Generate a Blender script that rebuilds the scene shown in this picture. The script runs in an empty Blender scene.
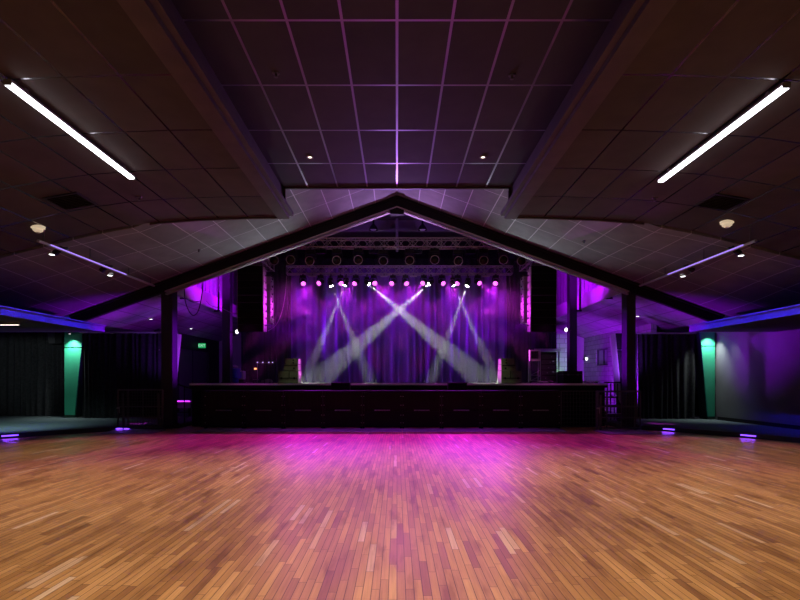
import bpy, bmesh, math, random
from mathutils import Vector, Matrix
R = random.Random(7)
SC = bpy.context.scene
COL = SC.collection
F, VX, VY, H = 502.0, 397.0, 380.5, 1.40      # focal length (px), vanishing point, eye height

def P(px, py, Y):
    return Vector(((px - VX) * Y / F, Y, H + (VY - py) * Y / F))
def X(px, Y): return (px - VX) * Y / F
def Z(py, Y): return H + (VY - py) * Y / F

# ------------------------------------------------------------------ materials
def nodes_of(name):
    m = bpy.data.materials.new(name); m.use_nodes = True
    nt = m.node_tree
    b = nt.nodes['Principled BSDF']
    return m, nt, b

def mat(name, col, rough=0.6, metal=0.0, emit=None, estr=0.0, noise=0.0, nscale=8.0, bump=0.0, spec=0.5, coat=0.0):
    m, nt, b = nodes_of(name)
    b.inputs['Base Color'].default_value = (*col, 1)
    b.inputs['Roughness'].default_value = rough
    b.inputs['Metallic'].default_value = metal
    b.inputs['Specular IOR Level'].default_value = spec
    b.inputs['Coat Weight'].default_value = coat
    if emit:
        b.inputs['Emission Color'].default_value = (*emit, 1)
        b.inputs['Emission Strength'].default_value = estr
    if noise or bump:
        tc = nt.nodes.new('ShaderNodeTexCoord')
        n = nt.nodes.new('ShaderNodeTexNoise'); n.inputs['Scale'].default_value = nscale; n.inputs['Detail'].default_value = 5
        nt.links.new(tc.outputs['Object'], n.inputs['Vector'])
        if noise:
            r = nt.nodes.new('ShaderNodeValToRGB')
            r.color_ramp.elements[0].position = .3; r.color_ramp.elements[1].position = .7
            r.color_ramp.elements[0].color = (*[c * (1 - noise) for c in col], 1)
            r.color_ramp.elements[1].color = (*[min(1, c * (1 + noise)) for c in col], 1)
            nt.links.new(n.outputs['Fac'], r.inputs['Fac']); nt.links.new(r.outputs['Color'], b.inputs['Base Color'])
        if bump:
            bp = nt.nodes.new('ShaderNodeBump'); bp.inputs['Strength'].default_value = bump; bp.inputs['Distance'].default_value = .02
            nt.links.new(n.outputs['Fac'], bp.inputs['Height']); nt.links.new(bp.outputs['Normal'], b.inputs['Normal'])
    return m

class NB:
    """small node-graph helper"""
    def __init__(s, nt): s.nt = nt
    def v(s, sock, val):
        if hasattr(val, 'is_output'): s.nt.links.new(val, sock)
        else: sock.default_value = val
    def m(s, op, a, b=None, c=None):
        n = s.nt.nodes.new('ShaderNodeMath'); n.operation = op
        s.v(n.inputs[0], a)
        if b is not None: s.v(n.inputs[1], b)
        if c is not None: s.v(n.inputs[2], c)
        return n.outputs[0]
    def mix(s, f, a, b, blend='MIX'):
        n = s.nt.nodes.new('ShaderNodeMix'); n.data_type = 'RGBA'; n.blend_type = blend
        s.v(n.inputs[0], f); s.v(n.inputs[6], a); s.v(n.inputs[7], b)
        return n.outputs[2]
    def xyz(s):
        tc = s.nt.nodes.new('ShaderNodeTexCoord'); sp = s.nt.nodes.new('ShaderNodeSeparateXYZ')
        s.nt.links.new(tc.outputs['Object'], sp.inputs[0]); s.tc = tc
        return sp.outputs
    def comb(s, x, y, z=0.0):
        n = s.nt.nodes.new('ShaderNodeCombineXYZ')
        s.v(n.inputs[0], x); s.v(n.inputs[1], y); s.v(n.inputs[2], z); return n.outputs[0]
    def white(s, vec, dim='2D'):
        n = s.nt.nodes.new('ShaderNodeTexWhiteNoise'); n.noise_dimensions = dim
        if dim == '1D': s.v(n.inputs['W'], vec)
        else: s.v(n.inputs['Vector'], vec)
        return n.outputs
    def noise(s, vec, scale, detail=4, rough=.55):
        n = s.nt.nodes.new('ShaderNodeTexNoise'); s.v(n.inputs['Vector'], vec)
        n.inputs['Scale'].default_value = scale; n.inputs['Detail'].default_value = detail; n.inputs['Roughness'].default_value = rough
        return n.outputs['Fac']
    def ramp(s, f, stops):
        n = s.nt.nodes.new('ShaderNodeValToRGB'); cr = n.color_ramp
        while len(cr.elements) < len(stops): cr.elements.new(.5)
        for e, (p, c) in zip(cr.elements, stops): e.position = p; e.color = (*c, 1)
        s.v(n.inputs[0], f); return n.outputs[0]

def wood_floor():
    m, nt, b = nodes_of('strip_wood'); g = NB(nt); x, y, z = g.xyz()
    W = .057
    xr = g.m('DIVIDE', x, W); row = g.m('FLOOR', xr); fx = g.m('SUBTRACT', xr, row)
    w1 = g.white(row, '1D')[0]
    yl = g.m('ADD', g.m('DIVIDE', y, .62), g.m('MULTIPLY', w1, 17.3))
    pl = g.m('FLOOR', yl); fy = g.m('SUBTRACT', yl, pl)
    rnd = g.white(g.comb(row, pl))
    base = g.ramp(rnd[0], [(0, (.30, .135, .05)), (.05, (.38, .18, .062)), (.35, (.49, .25, .088)), (.75, (.58, .305, .112)), (.955, (.64, .35, .14)), (.975, (.66, .42, .25)), (1, (.74, .52, .35))])
    grain = g.noise(g.comb(g.m('MULTIPLY', x, 60), g.m('MULTIPLY', y, 2.2), g.m('MULTIPLY', rnd[0], 30)), 1.0, 3)
    base = g.mix(1.0, base, g.ramp(grain, [(.25, (.80, .78, .76)), (.7, (1.06, 1.06, 1.06))]), 'MULTIPLY')
    wear = g.noise(g.comb(g.m('MULTIPLY', x, .55), g.m('MULTIPLY', y, .28)), 1.0, 5, .62)
    base = g.mix(1.0, base, g.ramp(wear, [(.3, (.74, .70, .68)), (.5, (1, 1, 1)), (.75, (1.05, 1.05, 1.06))]), 'MULTIPLY')
    fine = g.noise(g.comb(g.m('MULTIPLY', x, 7), g.m('MULTIPLY', y, 1.1)), 1.0, 4)
    base = g.mix(1.0, base, g.ramp(fine, [(.33, (.64, .58, .55)), (.45, (1, 1, 1)), (.7, (1.08, 1.08, 1.08))]), 'MULTIPLY')
    ex = g.m('LESS_THAN', g.m('MINIMUM', fx, g.m('SUBTRACT', 1.0, fx)), .045)
    ey = g.m('LESS_THAN', g.m('MINIMUM', fy, g.m('SUBTRACT', 1.0, fy)), .004)
    e = g.m('MAXIMUM', ex, ey)
    base = g.mix(g.m('MULTIPLY', e, .85), base, (.045, .018, .008, 1))
    nt.links.new(base, b.inputs['Base Color'])
    ro = g.m('ADD', .31, g.m('MULTIPLY', wear, .16)); ro = g.m('ADD', ro, g.m('MULTIPLY', rnd[0], .08))
    nt.links.new(ro, b.inputs['Roughness'])
    b.inputs['Specular IOR Level'].default_value = .45
    bp = nt.nodes.new('ShaderNodeBump'); bp.inputs['Strength'].default_value = .25; bp.inputs['Distance'].default_value = .002
    nt.links.new(g.m('ADD', g.m('SUBTRACT', 1.0, e), g.m('MULTIPLY', rnd[0], .5)), bp.inputs['Height'])
    nt.links.new(bp.outputs[0], b.inputs['Normal'])
    return m

def tile_ceiling(name, tile, bar, dx=.61, dy=1.22, ox=0., oy=.667, w=.016, brough=.32, bmetal=.9, trough=.85):
    m, nt, b = nodes_of(name); g = NB(nt); x, y, z = g.xyz()
    xr = g.m('DIVIDE', g.m('SUBTRACT', x, ox), dx); fx = g.m('SUBTRACT', xr, g.m('FLOOR', xr))
    yr = g.m('DIVIDE', g.m('SUBTRACT', y, oy), dy); fy = g.m('SUBTRACT', yr, g.m('FLOOR', yr))
    ex = g.m('LESS_THAN', g.m('MINIMUM', fx, g.m('SUBTRACT', 1.0, fx)), w / dx)
    ey = g.m('LESS_THAN', g.m('MINIMUM', fy, g.m('SUBTRACT', 1.0, fy)), w / dy)
    e = g.m('MAXIMUM', ex, ey)
    rnd = g.white(g.comb(g.m('FLOOR', xr), g.m('FLOOR', yr)))[0]
    n = g.noise(g.tc.outputs['Object'], 2.5, 4)
    t = g.mix(1.0, (*tile, 1), g.ramp(rnd, [(0, (.86, .86, .86)), (1, (1.14, 1.12, 1.1))]), 'MULTIPLY')
    t = g.mix(1.0, t, g.ramp(n, [(.3, (.85, .85, .85)), (.7, (1.12, 1.12, 1.12))]), 'MULTIPLY')
    nt.links.new(g.mix(e, t, (*bar, 1)), b.inputs['Base Color'])
    nt.links.new(g.m('MULTIPLY', e, bmetal), b.inputs['Metallic'])
    nt.links.new(g.m('ADD', trough, g.m('MULTIPLY', e, brough - trough)), b.inputs['Roughness'])
    b.inputs['Specular IOR Level'].default_value = .3
    return m

def block_wall(name, col):
    m, nt, b = nodes_of(name); g = NB(nt); x, y, z = g.xyz()
    u = g.m('ADD', x, y)
    br = nt.nodes.new('ShaderNodeTexBrick'); nt.links.new(g.comb(u, z), br.inputs['Vector'])
    br.inputs['Scale'].default_value = 1; br.inputs['Brick Width'].default_value = .4; br.inputs['Row Height'].default_value = .2
    br.inputs['Mortar Size'].default_value = .012
    br.inputs['Color1'].default_value = (*col, 1); br.inputs['Color2'].default_value = (*[c * .8 for c in col], 1)
    br.inputs['Mortar'].default_value = (*[c * .5 for c in col], 1)
    nt.links.new(br.outputs['Color'], b.inputs['Base Color']); b.inputs['Roughness'].default_value = .8
    bp = nt.nodes.new('ShaderNodeBump'); bp.inputs['Strength'].default_value = .5; bp.inputs['Distance'].default_value = .01; bp.invert = True
    nt.links.new(br.outputs['Fac'], bp.inputs['Height']); nt.links.new(bp.outputs[0], b.inputs['Normal'])
    return m

M = {}
M['wood'] = wood_floor()
M['ceil'] = tile_ceiling('dark_ceiling_tile', (.036, .032, .034), (.26, .24, .30), brough=.34, bmetal=.9)
M['ceil_side'] = tile_ceiling('dark_ceiling_tile_side', (.054, .045, .043), (.16, .15, .17), ox=-.02, oy=.667, w=.013, brough=.22, bmetal=1)
M['ceil_gable'] = tile_ceiling('grey_ceiling_tile', (.145, .14, .15), (.36, .34, .38), dy=1.15, ox=.0, oy=.35, w=.010, bmetal=.0, brough=.5)
M['ceil_wing'] = tile_ceiling('wing_ceiling_tile', (.30, .28, .31), (.14, .13, .14), w=.02, bmetal=0, brough=.7)
M['fascia'] = mat('brown_fascia', (.05, .038, .034), .6, noise=.25, nscale=3)
M['black'] = mat('black_paint', (.010, .010, .011), .7, spec=.2)
M['blackmatte'] = mat('matte_black', (.006, .006, .007), .9, spec=.15)
M['blackmetal'] = mat('black_metal', (.010, .010, .011), .6, spec=.2)
M['steel'] = mat('grey_steel', (.28, .28, .30), .35, metal=.8)
M['darksteel'] = mat('dark_steel', (.08, .08, .085), .42, metal=.6)
M['truss'] = mat('dull_aluminium_truss', (.34, .32, .35), .45, metal=.35)
M['drape'] = mat('black_drape', (.022, .023, .025), .95, noise=.35, nscale=14, spec=.1)
M['curtain'] = mat('violet_curtain_velour', (.20, .10, .38), .9, noise=.12, nscale=25, spec=.1)
M['deck'] = mat('black_stage_deck', (.11, .10, .11), .4, noise=.2, nscale=6)
M['skirt'] = mat('black_stage_skirt', (.008, .008, .009), .8, spec=.15)
M['column'] = mat('painted_column', (.03, .028, .035), .6, spec=.2)
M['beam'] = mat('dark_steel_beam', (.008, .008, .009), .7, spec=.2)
M['flange'] = mat('lit_beam_flange', (.30, .28, .29), .45)  # light on the lower flange put into a paler colour than the beam
M['whitewall'] = mat('pale_wall_paint', (.50, .48, .50), .75, noise=.08, nscale=1.5)
M['panelwall'] = mat('ribbed_wall', (.42, .40, .43), .7)
M['greywall'] = mat('grey_wall', (.12, .125, .13), .75, noise=.12, nscale=1.2)
M['darkwall'] = mat('dark_wall', (.02, .02, .022), .85)
M['block'] = block_wall('painted_block', (.42, .44, .43))
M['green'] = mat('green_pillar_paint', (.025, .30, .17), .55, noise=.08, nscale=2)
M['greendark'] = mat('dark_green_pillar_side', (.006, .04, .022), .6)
M['carpet'] = mat('teal_grey_carpet', (.085, .11, .115), .9, noise=.25, nscale=60, spec=.1)
M['riser'] = mat('dark_step_riser', (.02, .02, .022), .6)
M['bluepaint'] = mat('pale_fascia_board', (.13, .14, .20), .65, noise=.2, nscale=3)
M['plate'] = mat('worn_metal_plate', (.22, .21, .23), .55, metal=.2, noise=.3, nscale=20)
M['lit_edge'] = mat('pale_lit_deck_edge', (.75, .74, .76), .5)
M['grille'] = mat('speaker_grille', (.006, .006, .007), .9, spec=.1, bump=.4, nscale=160)
M['olive'] = mat('olive_lit_cabinet', (.075, .085, .05), .6, noise=.2, nscale=9)  # greenish beam light on the cabinets put into this colour
M['greycab'] = mat('grey_cabinet_side', (.30, .29, .30), .6)
M['cream'] = mat('cream_dome', (.72, .66, .52), .5, emit=(1, .82, .55), estr=.45)  # emission added to brighten the ceiling domes
M['white_plastic'] = mat('white_plastic', (.6, .6, .58), .5)
M['ventmetal'] = mat('dark_vent', (.012, .012, .014), .5)
M['tube'] = mat('led_bar', (.9, .9, .9), .5, emit=(.93, .93, 1.0), estr=7)
M['housing'] = mat('light_housing', (.2, .2, .2), .5)
M['lens_mag'] = mat('magenta_lens', (.2, 0, .15), .3, emit=(1, .12, .92), estr=3.2)
M['lens_white'] = mat('white_beam_lens', (.3, .3, .3), .3, emit=(.92, 1, .86), estr=40)
M['lens_dark'] = mat('unlit_lens', (.006, .006, .012), .25, spec=.2)
M['lens_warm'] = mat('downlight_lens', (.5, .5, .5), .3, emit=(1, .9, .75), estr=2.5)
M['lens_spot'] = mat('spot_lens', (.5, .5, .5), .3, emit=(.95, .97, 1), estr=4)
M['led_blue'] = mat('blue_violet_led', (.05, 0, .2), .3, emit=(.16, .05, 1.0), estr=3.5)
M['led_purple'] = mat('purple_led', (.1, 0, .2), .3, emit=(.42, .26, 1.0), estr=1.0)
M['led_magenta'] = mat('magenta_led', (.1, 0, .2), .3, emit=(.6, .03, 1.0), estr=3)
M['pipe'] = mat('pale_pipe', (.35, .33, .38), .4, metal=.3)
M['exitgreen'] = mat('exit_green', (0, .05, .02), .4, emit=(.03, .75, .22), estr=.45)
M['exitwhite'] = mat('exit_letters', (.8, .9, .8), .4, emit=(.5, 1, .65), estr=.8)
M['cable'] = mat('black_cable', (.015, .012, .018), .5)
M['cable_pale'] = mat('pale_cable', (.35, .32, .36), .5)
M['blue_lit'] = mat('blue_lit_body', (.02, .04, .30), .45)  # blue light on the barrel put into its base colour
M['glass'] = mat('frosted_pane', (.35, .36, .40), .25)
M['red'] = mat('amber_indicator', (.2, .05, 0), .4, emit=(1, .35, .12), estr=2.5)
M['indicator'] = mat('small_indicator', (.2, .2, .3), .4, emit=(.6, .5, 1), estr=1.2)

# ------------------------------------------------------------------ mesh helpers
class MB:
    def __init__(s): s.b = bmesh.new()
    def box(s, c, d, rot=None, bev=0.0):
        r = bmesh.ops.create_cube(s.b, size=1.0); vs = r['verts']
        mt = Matrix.Translation(Vector(c)) @ (rot.to_4x4() if rot else Matrix()) @ Matrix.Diagonal((*d, 1))
        bmesh.ops.transform(s.b, matrix=mt, verts=vs)
        if bev:
            es = list({e for v in vs for e in v.link_edges})
            bmesh.ops.bevel(s.b, geom=es, offset=bev, segments=2, affect='EDGES', profile=.6)
        return s
    def b2(s, a, b, bev=0.0):
        a, b = Vector(a), Vector(b)
        return s.box((a + b) / 2, [abs(q) for q in (b - a)], bev=bev)
    def cyl(s, p0, p1, r, r1=None, seg=14):
        p0, p1 = Vector(p0), Vector(p1); d = p1 - p0
        q = bmesh.ops.create_cone(s.b, cap_ends=True, segments=seg, radius1=r, radius2=r if r1 is None else r1, depth=d.length)
        mt = Matrix.Translation((p0 + p1) / 2) @ d.to_track_quat('Z', 'Y').to_matrix().to_4x4()
        bmesh.ops.transform(s.b, matrix=mt, verts=q['verts']); return s
    def ball(s, c, rad, seg=14):
        q = bmesh.ops.create_uvsphere(s.b, u_segments=seg, v_segments=max(6, seg // 2), radius=1)
        rr = rad if hasattr(rad, '__len__') else (rad,) * 3
        bmesh.ops.transform(s.b, matrix=Matrix.Translation(Vector(c)) @ Matrix.Diagonal((*rr, 1)), verts=q['verts']); return s
    def tube(s, pts, r, seg=8):
        pts = [Vector(p) for p in pts]; rings = []
        for i, p in enumerate(pts):
            t = (pts[min(i + 1, len(pts) - 1)] - pts[max(i - 1, 0)]).normalized()
            q = t.to_track_quat('Z', 'Y')
            rings.append([s.b.verts.new(p + q @ Vector((r * math.cos(a), r * math.sin(a), 0))) for a in [2 * math.pi * k / seg for k in range(seg)]])
        for a, b in zip(rings, rings[1:]):
            for k in range(seg): s.b.faces.new((a[k], a[(k + 1) % seg], b[(k + 1) % seg], b[k]))
        s.b.faces.new(rings[0][::-1]); s.b.faces.new(rings[-1]); return s
    def lathe(s, prof, seg=20, mt=None, ring=False):
        vs = []
        for r, z in prof: vs.append([s.b.verts.new((r * math.cos(2 * math.pi * k / seg), r * math.sin(2 * math.pi * k / seg), z)) for k in range(seg)])
        for a, b in zip(vs, vs[1:]):
            for k in range(seg): s.b.faces.new((a[k], a[(k + 1) % seg], b[(k + 1) % seg], b[k]))
        if ring:
            a, b = vs[-1], vs[0]
            for k in range(seg): s.b.faces.new((a[k], a[(k + 1) % seg], b[(k + 1) % seg], b[k]))
        else: s.b.faces.new(vs[0][::-1]); s.b.faces.new(vs[-1])
        if mt: bmesh.ops.transform(s.b, matrix=mt, verts=[v for r in vs for v in r])
        return s
    def hexa(s, v8):
        """eight corners: bottom ring of four, then top ring of four"""
        v = [s.b.verts.new(Vector(p)) for p in v8]
        for f in ((3, 2, 1, 0), (4, 5, 6, 7), (0, 1, 5, 4), (1, 2, 6, 5), (2, 3, 7, 6), (3, 0, 4, 7)): s.b.faces.new([v[i] for i in f])
        return s
    def poly(s, pts, z0, z1):
        n = len(pts)
        a = [s.b.verts.new((x, y, z0)) for x, y in pts]; b = [s.b.verts.new((x, y, z1)) for x, y in pts]
        s.b.faces.new(a[::-1]); s.b.faces.new(b)
        for i in range(n): s.b.faces.new((a[i], a[(i + 1) % n], b[(i + 1) % n], b[i]))
        return s
    def sheet(s, f, us, vs, thick):
        """grid surface f(u,v) with a solid thickness vector"""
        t = Vector(thick)
        A = [[s.b.verts.new(f(u, v)) for v in vs] for u in us]; B = [[s.b.verts.new(Vector(f(u, v)) + t) for v in vs] for u in us]
        nu, nv = len(us), len(vs)
        for i in range(nu - 1):
            for j in range(nv - 1):
                s.b.faces.new((A[i][j], A[i + 1][j], A[i + 1][j + 1], A[i][j + 1])); s.b.faces.new((B[i][j + 1], B[i + 1][j + 1], B[i + 1][j], B[i][j]))
        for i in range(nu - 1):
            for j in (0, nv - 1): s.b.faces.new((A[i][j], B[i][j], B[i + 1][j], A[i + 1][j]))
        for j in range(nv - 1):
            for i in (0, nu - 1): s.b.faces.new((A[i][j], A[i][j + 1], B[i][j + 1], B[i][j]))
        return s
    def build(s, name, m, parent=None, loc=None, smooth=False):
        bmesh.ops.recalc_face_normals(s.b, faces=s.b.faces)
        me = bpy.data.meshes.new(name); s.b.to_mesh(me); s.b.free()
        me.materials.append(M[m] if isinstance(m, str) else m)
        if smooth:
            for p in me.polygons: p.use_smooth = True
            try: me.set_sharp_from_angle(angle=.7)
            except Exception: pass
        o = bpy.data.objects.new(name, me); COL.objects.link(o)
        if parent: o.parent = parent
        if loc: o.location = loc
        return o

def tag(o, label, cat, group=None, kind=None):
    o['label'] = label; o['category'] = cat
    if group: o['group'] = group
    if kind: o['kind'] = kind
    return o
def struct(o, label=None, cat=None):
    o['kind'] = 'structure'
    if label: o['label'] = label
    if cat: o['category'] = cat
    return o
def thing(name, label, cat, loc=(0, 0, 0), rz=0.0, group=None):
    o = bpy.data.objects.new(name, None); COL.objects.link(o); o.location = loc; o.rotation_euler = (0, 0, rz)
    o.empty_display_size = .1
    return tag(o, label, cat, group)
def dup(root, loc, rz=None, label=None, group=None):
    r = root.copy(); COL.objects.link(r); r.location = loc
    if rz is not None: r.rotation_euler = (0, 0, rz)
    if label: r['label'] = label
    if group: r['group'] = group
    for ch in list(root.children):
        c = ch.copy(); COL.objects.link(c); c.parent = r
        for gch in list(ch.children):
            d = gch.copy(); COL.objects.link(d); d.parent = c
    return r
ORD = ['first', 'second', 'third', 'fourth', 'fifth', 'sixth', 'seventh', 'eighth', 'ninth', 'tenth', 'eleventh', 'twelfth']
def nth(i, n):
    if i == 0: return 'leftmost'
    if i == n - 1: return 'rightmost'
    return ORD[i] + ' from left' if i < n / 2 else (ORD[n - 1 - i] + ' from right')
def lin(a, b, n): return [a + (b - a) * i / (n - 1) for i in range(n)]

# lamps
def spot(name, loc, target, power, col, angle, blend=.3, radius=.05):
    l = bpy.data.lights.new(name, 'SPOT'); l.energy = power; l.color = col; l.spot_size = math.radians(angle); l.spot_blend = blend; l.shadow_soft_size = radius
    o = bpy.data.objects.new(name, l); COL.objects.link(o); o.location = loc
    o.rotation_euler = (Vector(target) - Vector(loc)).to_track_quat('-Z', 'Y').to_euler(); return o
def area(name, loc, target, power, col, sx, sy, spread=180):
    l = bpy.data.lights.new(name, 'AREA'); l.energy = power; l.color = col; l.shape = 'RECTANGLE'; l.size = sx; l.size_y = sy; l.spread = math.radians(spread)
    o = bpy.data.objects.new(name, l); COL.objects.link(o); o.location = loc
    o.rotation_euler = (Vector(target) - Vector(loc)).to_track_quat('-Z', 'Y').to_euler(); return o

# ------------------------------------------------------------------ camera
cam = bpy.data.cameras.new('camera'); co = bpy.data.objects.new('camera', cam); COL.objects.link(co)
cam.sensor_fit = 'HORIZONTAL'; cam.sensor_width = 36; cam.lens = F / 800 * 36
cam.shift_x = (400 - VX) / 800; cam.shift_y = (VY - 300) / 800
co.location = (0, 0, H); co.rotation_euler = (math.pi / 2, 0, 0); cam.clip_start = .05
SC.camera = co
SC.view_settings.view_transform = 'Standard'; SC.view_settings.look = 'None'; SC.view_settings.exposure = 0.0; SC.view_settings.gamma = 1
w = bpy.data.worlds.new('world'); SC.world = w; w.use_nodes = True
w.node_tree.nodes['Background'].inputs[0].default_value = (0, 0, 0, 1)
w.node_tree.nodes['Background'].inputs[1].default_value = 0

# ------------------------------------------------------------------ the setting
YE = 10.35          # far end of the lowered ceilings
YB = 14.3           # gable beam
PROF = [(2.3, 4.78), (3.0, 4.775), (4.1, 4.735), (4.9, 4.675), (5.5, 4.59), (6.1, 4.485), (7.0, 4.28), (8.2, 3.97), (9.5, 3.62), (11.0, 3.36), (15.2, 3.25)]
def S(x):
    x = abs(x)
    for (a, za), (b, zb) in zip(PROF, PROF[1:]):
        if x <= b: return za + (zb - za) * (max(x, a) - a) / (b - a)
    return PROF[-1][1]
def Gb(x): return 6.66 - .365 * abs(x)
def G(x, y):
    ax = abs(x); t = min(1, max(0, (y - YE) / (YB - YE))); g = Gb(ax)
    if ax <= 4.6: return g
    k = min(1, (ax - 4.6) / .9)
    edge = S(ax) - .035
    g0 = g + (edge - g) * k if ax < 5.5 else edge
    g1 = max(g, 3.0)
    u = t * t * (3 - 2 * t)
    return g0 + (g1 - g0) * u

struct(MB().b2((-16, -7, -.2), (11.5, 27, 0)).build('floor', 'wood'))
edgeL = [(-12.6, 0), (-12.4, 4), (-11.6, 7.6), (-10.5, 10.4), (-9.5, 12.0), (-8.7, 13.0), (-7.8, 13.85), (-7.0, 14.45), (-6.4, 14.75)]
edgeR = [(10.6, 4), (10.3, 7.6), (9.65, 10), (9.0, 11.3), (8.5, 12.2), (7.9, 13.1), (7.45, 13.75), (6.9, 14.3), (6.55, 14.7)]
struct(MB().poly([(-15.0, 0)] + edgeL + [(-6.4, 25.5), (-15.0, 25.5)], .004, .115).build('floor_left', 'carpet'))
struct(MB().poly([(10.95, 4)] + edgeR[::1] + [(6.55, 25.5), (10.95, 25.5)], .004, .115).build('floor_right', 'carpet'))
def edge_strip(edge, name, dx):
    mb = MB()
    for (a, b), (c, d) in zip(edge, edge[1:]):
        t = Vector((c - a, d - b, 0)).normalized(); n = Vector((-t.y, t.x, 0)) * dx
        p, q = Vector((a, b, 0)), Vector((c, d, 0))
        mb.hexa([p + Vector((0, 0, .003)), q + Vector((0, 0, .003)), q + n + Vector((0, 0, .003)), p + n + Vector((0, 0, .003)), p + Vector((0, 0, .12)), q + Vector((0, 0, .12)), q + n + Vector((0, 0, .12)), p + n + Vector((0, 0, .12))])
    return struct(mb.build(name, 'riser'))
edge_strip(edgeL, 'trim_1', -.03); edge_strip(edgeR, 'trim_2', .03)

# ceilings
struct(MB().b2((-2.42, -7, 5.38), (2.42, YE, 5.55)).build('ceiling', 'ceil'))
for s, nm in ((-1, 'left'), (1, 'right')):
    xs = [s * p[0] for p in PROF]
    xs = [xs[0]] + [q for a, b in zip(xs, xs[1:]) for q in lin(a, b, 4)[1:]]
    struct(MB().sheet(lambda u, v: Vector((u, v, S(u))), xs, [-7, 0, 5, YE], (0, 0, .14)).build('ceiling_' + nm, 'ceil_side', smooth=False))
    # fascia between centre and side ceilings with a stepped trim board
    struct(MB().b2((s * 2.36, -7, 4.78), (s * 2.44, YE, 5.40)).build('trim_%d' % (3 if s < 0 else 4), 'fascia'))
    struct(MB().b2((s * 2.14, -7, 4.80), (s * 2.46, YE + .02, 4.87)).b2((s * 2.22, -7, 4.735), (s * 2.46, YE + .02, 4.80)).b2((s * 2.28, -7, 4.87), (s * 2.36, YE + .02, 4.99)).build('trim_%d' % (5 if s < 0 else 6), 'fascia'))
    # board closing the end of the side ceiling
    xe = [x for x in xs if abs(x) < 5.2]
    mb = MB()
    for a, b in zip(xe, xe[1:]):
        mb.hexa([(a, YE, S(a) - .035), (b, YE, S(b) - .035), (b, YE + .05, S(b) - .035), (a, YE + .05, S(a) - .035), (a, YE, Gb(a) - .01 if Gb(a) > S(a) + .05 else S(a) + .05), (b, YE, max(Gb(b) - .01, S(b) + .05)), (b, YE + .05, max(Gb(b) - .01, S(b) + .05)), (a, YE + .05, max(Gb(a) - .01, S(a) + .05))])
    struct(mb.build('trim_%d' % (7 if s < 0 else 8), 'fascia'))
    xg = lin(0, 15.2, 40)
    struct(MB().sheet(lambda u, v: Vector((s * u, v, G(u, v))), xg, lin(YE + .051, YB + .3, 9), (0, 0, .12)).build('ceiling_gable_' + nm, 'ceil_gable', smooth=True))
    # ceiling of the wing beyond the gable beam follows the same roof slope
    struct(MB().sheet(lambda u, v: Vector((s * u, v, max(Gb(u), 3.2))), [6.72, 8, 9, 9.48, 10.3, 15.0], [YB + .31, 20, 26], (0, 0, .12)).build('ceiling_wing_' + nm, 'ceil_wing'))
struct(MB().b2((-2.42, YE, 5.38), (2.42, YE + .05, 6.0)).b2((-2.44, YE - .03, 5.345), (2.44, YE + .02, 5.385)).build('trim_9', 'fascia'))

# rafters of the gable: web and flange
for s, nm in ((-1, 10), (1, 11)):
    x0, x1 = 0, 9.3
    def raf(dz0, dz1, y0, y1):
        return [(s * x0, y0, Gb(x0) + dz0), (s * x1, y0, Gb(x1) + dz0), (s * x1, y1, Gb(x1) + dz0), (s * x0, y1, Gb(x0) + dz0),
                (s * x0, y0, Gb(x0) + dz1), (s * x1, y0, Gb(x1) + dz1), (s * x1, y1, Gb(x1) + dz1), (s * x0, y1, Gb(x0) + dz1)]
    o = struct(MB().hexa(raf(-.30, -.005, YB, YB + .12)).hexa(raf(-.06, -.005, YB - .06, YB + .2)).build('trim_%d' % nm, 'beam'))
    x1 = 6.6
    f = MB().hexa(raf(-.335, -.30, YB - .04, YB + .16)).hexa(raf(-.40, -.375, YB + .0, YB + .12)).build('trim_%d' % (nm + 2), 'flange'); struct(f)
struct(MB().b2((-.2, YB - .02, 6.14), (.2, YB + .16, 6.36)).build('trim_14', 'beam'))

# stage house above the gable beam
struct(MB().b2((-7.1, YB + .4, 7.05), (7.1, 25.6, 7.2)).build('ceiling_stage', 'darkwall'))
struct(MB().b2((-7.1, YB + .3, 6.9), (7.1, YB + .4, 7.2)).build('trim_15', 'darkwall'))
for s, nm in ((-1, 'left'), (1, 'right')):
    mb = MB(); n = 30
    for i in range(n):                       # ribbed metal cladding of the clerestory
        y0 = YB + .35 + i * 11.0 / n; y1 = y0 + 11.0 / n
        mb.b2((s * 7.0, y0, 4.3), (s * 7.12, y1, 7.1)).b2((s * 6.965, y0, 4.5), (s * 7.0, y0 + .05, 7.05))
    struct(mb.build('wall_clerestory_' + nm, 'panelwall'))
    struct(MB().b2((s * 6.68, YB + .35, 4.02), (s * 6.74, 25.4, 4.50)).b2((s * 6.74, YB + .35, 4.44), (s * 7.0, 25.4, 4.50)).b2((s * 6.665, YB + .35, 4.47), (s * 6.68, 25.4, 4.51)).build('wall_band_' + nm, 'whitewall'))
struct(MB().b2((-7.1, 25.4, 0), (7.1, 25.6, 7.2)).build('wall_stage', 'darkwall'))
# header with battens seen high behind the gable apex
mb = MB().b2((-3.6, 17.7, 6.74), (3.6, 17.8, 7.05)).b2((-3.6, 17.62, 6.66), (3.6, 17.8, 6.74))
for i in range(25): mb.b2((-3.6 + i * .3 - .02, 17.67, 6.74), (-3.6 + i * .3 + .02, 17.7, 7.05))
struct(mb.build('trim_16', 'greywall'))
struct(MB().b2((-.05, YB + .2, 6.9), (.05, YB + .3, 7.05)).b2((-.045, 17.5, 5.9), (.045, 17.6, 7.05)).build('trim_17', 'greywall'))

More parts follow.
